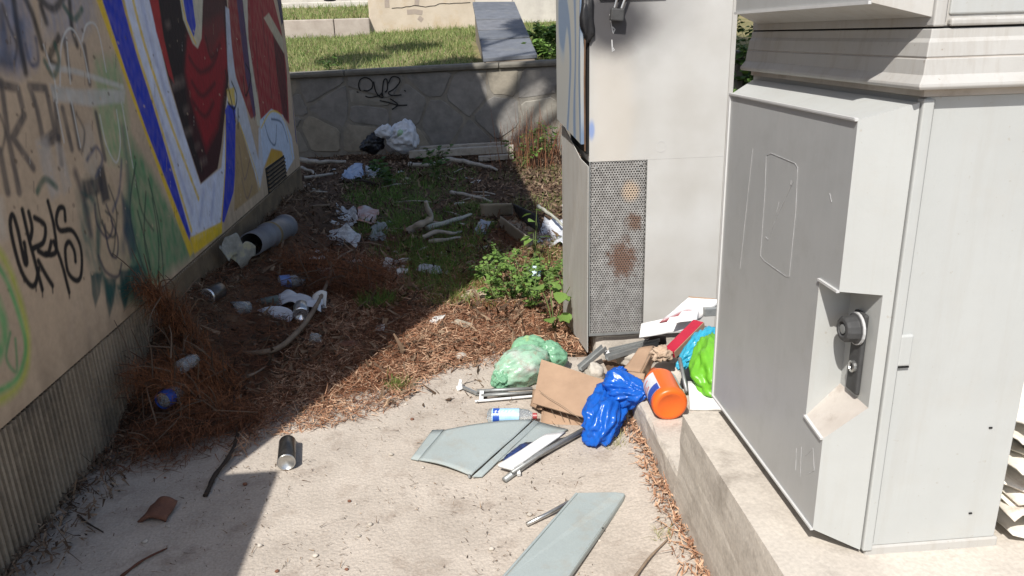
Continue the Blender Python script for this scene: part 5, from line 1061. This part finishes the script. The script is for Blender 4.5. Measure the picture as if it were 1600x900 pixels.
# dead conifer branches: a twig with long drooping needles
def dead_branch(label, a, b_, spread, n, ln, m=M_needle, seed=0, lift=.25):
    a, b_ = P(*a), P(*b_); t = thing('dead_conifer_branch', label, 'branch', tuple(a), 'dead conifer branches at the painted wall')
    rs = np.random.RandomState(seed); ax_ = b_-a; mid = a.lerp(b_, .5)+Vector((0, 0, .03))
    cp = curve([a, mid, b_], 8); at(MB().tube(cp, [.008*(1-.6*i/len(cp)) for i in range(len(cp))], 6).build('twig', M_twig, smooth=True), t)
    tb = MB()
    for k in range(26):
        b1 = cp[rs.randint(len(cp))]+Vector(rs.randn(3)*spread*.4); dv = (ax_.normalized()*.8+Vector(rs.randn(3)*.6)+Vector((0, 0, .25))).normalized()*ln*rs.uniform(.8, 1.7)
        b1.z = max(b1.z, .02); tb.tube(curve([b1, b1+dv*.5+Vector(rs.randn(3)*.012), b1+dv+Vector((0, 0, -.03))], 3), [.0035, .0032, .003, .0026, .0022, .0018, .0012], 5)
    at(stuff(tb.build('side_twigs', mat('grey_twig', (.16, .11, .075), (.07, .045, .03), island=1, rough=.95))), t)
    tt = rs.rand(n); P0 = np.array([tuple(cp[int(k*(len(cp)-1))]) for k in tt])+rs.randn(n, 3)*spread*np.array([.35, .35, .25])
    n = int(n*1.8); tt = rs.rand(n); P0 = np.array([tuple(cp[int(k*(len(cp)-1))]) for k in tt])+rs.randn(n, 3)*spread*np.array([.5, .5, .3]); ln = ln*.62
    d = np.array(tuple(ax_.normalized()))[None, :]*.55+rs.randn(n, 3)*.55+np.array([0, 0, lift*.5]); d /= np.linalg.norm(d, axis=1)[:, None]
    P0[:, 2] = np.maximum(P0[:, 2], .012)
    o = strips('needles', P0, d, ln*(.4+.8*rs.rand(n)), .0013+.0012*rs.rand(n), m, bend=.22, up=np.array([0, 0, -.35]), segs=3, rs=rs); stuff(o); at(o, t)
M_needle3 = mat('rust_needles', (.36, .15, .065), (.10, .042, .022), c3=(.22, .088, .04), island=1, rough=.85, spec=.2)
dead_branch('dry rusty conifer branch leaning up against the painted wall', (300, 550, .1), (226, 442, .55), .06, 1300, .15, M_needle3, 1)
dead_branch('dry conifer branch drooping beside the tin at the wall', (320, 560, .1), (256, 470, .42), .06, 900, .13, M_needle3, 2)
dead_branch('dry conifer branch lying over the crushed bottle', (340, 640, .06), (215, 585, .24), .09, 1300, .15, M_needle3, 3)
dead_branch('fanned dry conifer branch beside the end of the bent branch', (360, 600, .06), (275, 560, .2), .08, 1200, .14, M_needle3, 4)
dead_branch('flat dry conifer branch resting near the concrete edge', (400, 650, .03), (230, 690, .05), .1, 1500, .14, M_needle, 5, .1)
dead_branch('broad mound of rusty conifer twigs above the bent branch', (600, 432, .06), (400, 410, .1), .17, 3000, .2, M_needle3, 6)
dead_branch('low rusty conifer twig heap beside the newspaper', (590, 460, .04), (490, 440, .06), .12, 1400, .16, M_needle, 7, .1)

# ------------------------------------------------------------------ plants
M_leaf = mat('weed_leaf', (.23, .36, .09), (.1, .19, .04), c3=(.16, .27, .06), island=1, rough=.55, sub=.3, spec=.4)
M_leafd = mat('dark_leaf', (.11, .19, .045), (.045, .09, .022), c3=(.075, .135, .03), island=1, rough=.6, sub=.25, spec=.3)
M_grassd = mat('grass_blade', (.2, .3, .07), (.08, .14, .03), c3=(.13, .22, .045), island=1, rough=.6, sub=.25, spec=.3)
M_lawnb = mat('lawn_blades', (.38, .36, .18), (.1, .19, .045), c3=(.22, .27, .09), island=1, rough=.75, sub=.25, spec=.2)
M_redstem = mat('red_stems', (.24, .10, .05), (.1, .05, .03), c3=(.17, .08, .04), island=1, rough=.9)
M_stem = mat('green_stem', (.13, .18, .05), (.09, .12, .04), rough=.7)
def leaf_mesh(name, m):
    V = []; Fc = []; prof = [(0, .0), (.15, .26), (.4, .42), (.65, .34), (.86, .15), (1, 0)]
    for t, w_ in prof: V += [(t, -w_, .10*w_*2-.18*t*t), (t, 0, -.18*t*t), (t, w_, .10*w_*2-.18*t*t)]
    for i in range(5): b0 = i*3; Fc += [(b0, b0+3, b0+4, b0+1), (b0+1, b0+4, b0+5, b0+2)]
    me = bpy.data.meshes.new(name); me.from_pydata(V, [], Fc); me.materials.append(m); me.polygons.foreach_set('use_smooth', [True]*len(me.polygons)); return me
LEAF, LEAFD = leaf_mesh('leaf', M_leaf), leaf_mesh('leaf', M_leafd)
def leaf_arrays(lm): return np.array([v.co[:] for v in lm.vertices]), [tuple(p.vertices) for p in lm.polygons]
def foliage(name, pts, sizes, rs, lm, m, parent=None, tilt=.6, out=None):
    LV, LF = leaf_arrays(lm); V = []; Fc = []
    for i, (p, s) in enumerate(zip(pts, sizes)):
        th = rs.uniform(0, 6.28) if out is None else math.atan2(out[i][1], out[i][0])+rs.uniform(-.6, .6)
        R_ = Matrix.Rotation(th, 3, 'Z') @ Matrix.Rotation(rs.uniform(-tilt, tilt*.6), 3, 'Y') @ Matrix.Rotation(rs.uniform(-.5, .5), 3, 'X'); R_ = np.array(R_)
        b0 = len(V)*18; V.append(LV*s @ R_.T+np.array(tuple(p))); Fc += [tuple(k+b0 for k in f) for f in LF]
    return mesh(name, np.concatenate(V), Fc, m, parent, smooth=True)
def weed(name, label, base, h, nst, nl, ls, spread, m=M_leaf, lm=None, seed=0, group=None, single=0):
    rs = random.Random(seed); base = Vector(base); t = thing(name, label, 'plant', tuple(base), group); mb = MB(); pts = []; sz = []; outs = []
    for k in range(nst):
        a = rs.uniform(0, 6.28); tip = Vector((math.cos(a), math.sin(a), 0))*spread*rs.uniform(.4, 1)+Vector((0, 0, h*rs.uniform(.55, 1)))
        c = curve([(0, 0, 0), tip*.5+Vector((0, 0, h*.12)), tip], 6); mb.tube(c, [.004*(1-.6*i/len(c)) for i in range(len(c))], 5)
        for _ in range(nl):
            i = rs.randint(len(c)//4, len(c)-1); pts.append(c[i]+Vector((rs.uniform(-1, 1), rs.uniform(-1, 1), rs.uniform(-.6, .6)))*ls*.5); sz.append(ls*rs.uniform(.5, 1.15)); outs.append((pts[-1].x+rs.uniform(-.02, .02), pts[-1].y))
    mb.build('stem', M_stem, t)
    if single:
        for p, s, ou in zip(pts, sz, outs):
            o = bpy.data.objects.new('leaf', lm or LEAF); COL.objects.link(o); o.parent = t; o.location = p; o.scale = (s, s, s); o.rotation_euler = (rs.uniform(-.4, .4), rs.uniform(-.3, .5), math.atan2(ou[1], ou[0])+rs.uniform(-.5, .5))
    else: stuff(foliage('leaves', pts, sz, rs, LEAF, m, t, out=outs))
    return t
G = 'bushy weeds in the sunlit strip'
WL_ = 'bushy bright green weed growing in the sunlit strip beside the burnt cabinet'
for i, (x, y, h, s) in enumerate(((768, 452, .2, .14), (800, 470, .2, .15), (832, 486, .24, .14), (858, 440, .2, .14), (790, 430, .2, .16), (752, 440, .14, .12), (815, 448, .24, .16), (846, 462, .2, .12), (776, 472, .12, .1))):
    weed('green_weed', WL_, P(x, y, 0), h, 9, 15, .032, s, seed=200+i, group=G)
weed('broad_leaf_weed', 'weed with a few broad round leaves at the burnt cabinet corner', P(866, 518, 0), .30, 5, 3, .085, .12, seed=231, single=1)
weed('broad_leaf_weed', 'taller broad leaved weed standing before the open box', P(836, 412, 0), .42, 3, 4, .085, .07, seed=232, single=1)
weed('broad_leaf_weed', 'weed with medium leaves touching the lower side of the burnt cabinet', P(884, 470, 0), .24, 5, 4, .065, .1, seed=233, single=1)
for i, (x, y, h, s, lab) in enumerate(((612, 292, .3, .25, 'dark green weed tuft beside the clear film on the far dirt'), (682, 282, .34, .25, 'dark weed tuft in front of the grey driftwood'), (860, 250, .5, .3, 'leafy weed beside the burnt cabinet in front of the stone wall'), (815, 262, .35, .3, 'low leafy weed at the foot of the reddish stems'), (770, 215, .4, .3, 'dark weed growing at the wall behind the planks'), (872, 215, .7, .3, 'tall weed at the right of the sunlit wall patch'), (480, 210, .8, .3, 'straggly dark weed by the far end of the painted wall'))):
    weed('dark_weed', lab, P(x, y, 0), h, 9, 18, .06, s, m=M_leafd if i != 3 else M_leaf, seed=250+i)
# dry red stems at the wall
rs = np.random.RandomState(5)
for i, (x, y, h, lab) in enumerate(((832, 262, .75, 'clump of dry reddish stalks in the sunlit patch by the wall'), (806, 246, .5, 'sparse dry brown stalks beside the plank ends'), (868, 244, .6, 'dry reddish stalks beside the burnt cabinet'), (545, 232, .4, 'dry brown stalks left of the black refuse sack'))):
    b0 = P(x, y, 0); t = thing('dry_stalks', lab, 'plant', tuple(b0)); n = 120
    p0 = np.array(tuple(b0))+np.column_stack([rs.randn(n)*.16, rs.randn(n)*.14, np.zeros(n)]); d = np.column_stack([rs.randn(n)*.22, rs.randn(n)*.22, np.ones(n)]); d /= np.linalg.norm(d, axis=1)[:, None]
    at(stuff(strips('stalks', p0, d, h*(.4+.6*rs.rand(n)), .006+.006*rs.rand(n), M_redstem, bend=.12, segs=3, rs=rs)), t)
# grass patches
def tufts(name, spots, n, ln, m, rad, zf, wd=.005, lean=.5):
    pos = []; 
    for _ in range(n):
        x, y, r_ = spots[rnd.randrange(len(spots))]; a = rnd.uniform(0, 6.28); q = r_*math.sqrt(rnd.random()); pos.append((x+q*math.cos(a), y+q*math.sin(a)))
    pos = np.array(pos); z = np.array([zf(a, c) for a, c in pos]); d = np.column_stack([nrs.randn(n)*lean, nrs.randn(n)*lean, np.ones(n)]); d /= np.linalg.norm(d, axis=1)[:, None]
    return stuff(strips(name, np.column_stack([pos, z]), d, ln*(.4+.8*nrs.rand(n)), wd*(.6+.8*nrs.rand(n)), m, bend=.25, segs=2))
def sp(*l): return [(P(x, y).x, P(x, y).y, r_) for x, y, r_ in l]
tufts('grass_patch', sp((690, 380, .35), (640, 395, .3), (720, 400, .35), (600, 360, .25), (670, 425, .2), (610, 290, .5), (680, 275, .5), (740, 330, .3), (700, 445, .25), (640, 345, .3), (590, 475, .12), (660, 300, .5), (620, 320, .4), (580, 310, .3), (720, 360, .3), (690, 400, .3)), 12000, .07, M_grassd, .3, dirt_z, .006, .7)['label'] = 'short dark green grass and ground cover in the shade'
tufts('sunlit_grass', sp((730, 450, .25), (780, 460, .3), (820, 440, .3), (860, 410, .3), (870, 320, .5), (850, 275, .6), (700, 470, .15), (620, 606, .05), (880, 390, .3)), 5200, .06, mat('sunny_blade', (.24, .3, .07), (.12, .2, .04), c3=(.18, .24, .055), island=1, rough=.6, sub=.3), .3, dirt_z, .005, .7)
tufts('plinth_grass', sp((955, 690, .05), (962, 705, .04), (1035, 850, .03)), 160, .05, mat('straw_blade', (.34, .3, .12), (.2, .22, .08), island=1, rough=.8), .1, lambda x, y: .02, .002, .9)
# lawn on the raised ground
N = 42000; d_ = .2+6.2*nrs.rand(N)**.8; x_ = nrs.rand(N)*6.6-3.1; y_ = np.array([wall_y(a) for a in x_])+d_
kp = ~((x_ > .4) & (x_ < 1.15) & (d_ < 3.5)); x_, y_ = x_[kp], y_[kp]; N = len(x_)
z_ = np.array([lawn_z(a, c) for a, c in zip(x_, y_)])-.01; d = np.column_stack([nrs.randn(N)*.5, nrs.randn(N)*.5, np.ones(N)]); d /= np.linalg.norm(d, axis=1)[:, None]
stuff(strips('lawn_grass', np.column_stack([x_, y_, z_]), d, .03+.07*nrs.rand(N), .008+.01*nrs.rand(N), M_lawnb, bend=.3))['label'] = 'patchy straw coloured and green lawn behind the stone wall'
N = 6000; x_ = nrs.rand(N)*5-6.5; y_ = 16.6+2.9*nrs.rand(N); zz1 = PY(520, 11, 19.5).z; z_ = z1*0+np.interp(y_, [16.5, 19.5], [PY(500, 30, 16.0).z-.03, zz1-.02]); d = np.column_stack([nrs.randn(N)*.4, nrs.randn(N)*.4, np.ones(N)]); d /= np.linalg.norm(d, axis=1)[:, None]
stuff(strips('upper_lawn_grass', np.column_stack([x_, y_, z_]), d, .04+.08*nrs.rand(N), .012+.012*nrs.rand(N), M_lawnb, bend=.3))
# lawn plants and shrubs
def lawnp(x, y, Y): q = PY(x, y, Y); return (q.x, Y, lawn_z(q.x, Y)-.02)
weed('lawn_weed', 'small leafy weed standing in the lawn above the tag', lawnp(515, 100, 11.2), .22, 6, 10, .06, .15, m=M_leafd, seed=301)
for i, (x, Y, h, lab) in enumerate(((862, 10.9, .3, 'leafy green shrub beside the slate capped parapet'), (880, 12.2, .35, 'leafy green shrub behind the first at the parapet'), (846, 12.6, .35, 'climbing shrub at the upper end of the parapet'))):
    weed('leafy_shrub', lab, lawnp(x, 70, Y), h, 16, 34, .08, .4, m=M_leaf, seed=310+i)
for i, (x, y_, z_, h, lab) in enumerate(((3.35, 8.6, 0, 1.6, 'dense dark shrub seen in the gap between the cabinets'), (3.9, 9.4, 0, 1.9, 'taller dark shrub behind the gap between the cabinets'), (3.05, 7.6, 0, .95, 'low yellow green weed in the gap behind the tall cabinet'))):
    weed('garden_shrub', lab, (x, y_, z_), h, 26, 46, .10, .75 if i < 2 else .35, m=M_leafd if i < 2 else M_leaf, seed=330+i)

# ------------------------------------------------------------------ unseen pine added behind the painted building to shade the wall and lawn
t = thing('shade_pine', 'unseen tall conifer added behind the painted building to cast shade', 'tree', (-6.4, 1.6, 0)); rs = np.random.RandomState(9)
c = curve([(0, 0, 0), (.2, .1, 3), (.6, .3, 6), (1.2, .6, 9), (1.5, .7, 11)], 5); MB().tube(c, [.22*(1-.75*i/len(c)) for i in range(len(c))], 10).build('trunk', M_bark, t, smooth=True)
mb = MB(); cl = []
for i, (gx_, gy_, gz_, r_, h_) in enumerate(((1.75, 10.15, 1.15, .42, 9.6), (2.05, 10.1, .85, .55, 9.3), (1.95, 10.2, 1.7, .4, 9.9), (2.5, 10.1, .7, .65, 9.2), (2.6, 10.6, 1.9, .75, 10.2), (3.5, 10.2, 1.2, .75, 9.8), (.05, 11.1, 1.2, .34, 10.4), (-1.5, 12.2, 1.35, .34, 10.8), (1.6, 11.9, 1.5, .5, 10.5), (3.6, 11.5, 1.5, .8, 10.6), (2.9, 9.0, .3, .5, 8.8), (-.6, 13.4, 1.4, .3, 11))):
    dx, dy, dz = Vector((gx_, gy_, gz_))-sdir*((h_-gz_)/-sdir.z)-Vector((-6.4, 1.6, 0))  # crown clump set back toward the sun so its shadow lands on the target
    e = Vector((dx, dy, dz)); mb.tube(curve([c[12+i % 8], c[12+i % 8].lerp(e, .5)+Vector((0, 0, .3)), e], 4), [.06]*4+[.04]*4+[.02], 6); cl.append((e, r_))
mb.build('limbs', M_bark, t, smooth=True)
pts = []; dd = []
for e, r_ in cl:
    k = 2600; v = rs.randn(k, 3); v /= np.linalg.norm(v, axis=1)[:, None]; v *= (rs.rand(k)**.45)[:, None]*r_*np.array([1, 1, .6]); pts.append(np.array(tuple(e))+v); dd.append(v/r_+rs.randn(k, 3)*.4)
pts = np.concatenate(pts); dd = np.concatenate(dd); dd /= np.linalg.norm(dd, axis=1)[:, None]; n = len(pts)
cr_ = strips('crown', pts, dd, .18+.14*rs.rand(n), .05+.04*rs.rand(n), M_leafd, bend=.2, rs=rs); cr_.parent = t
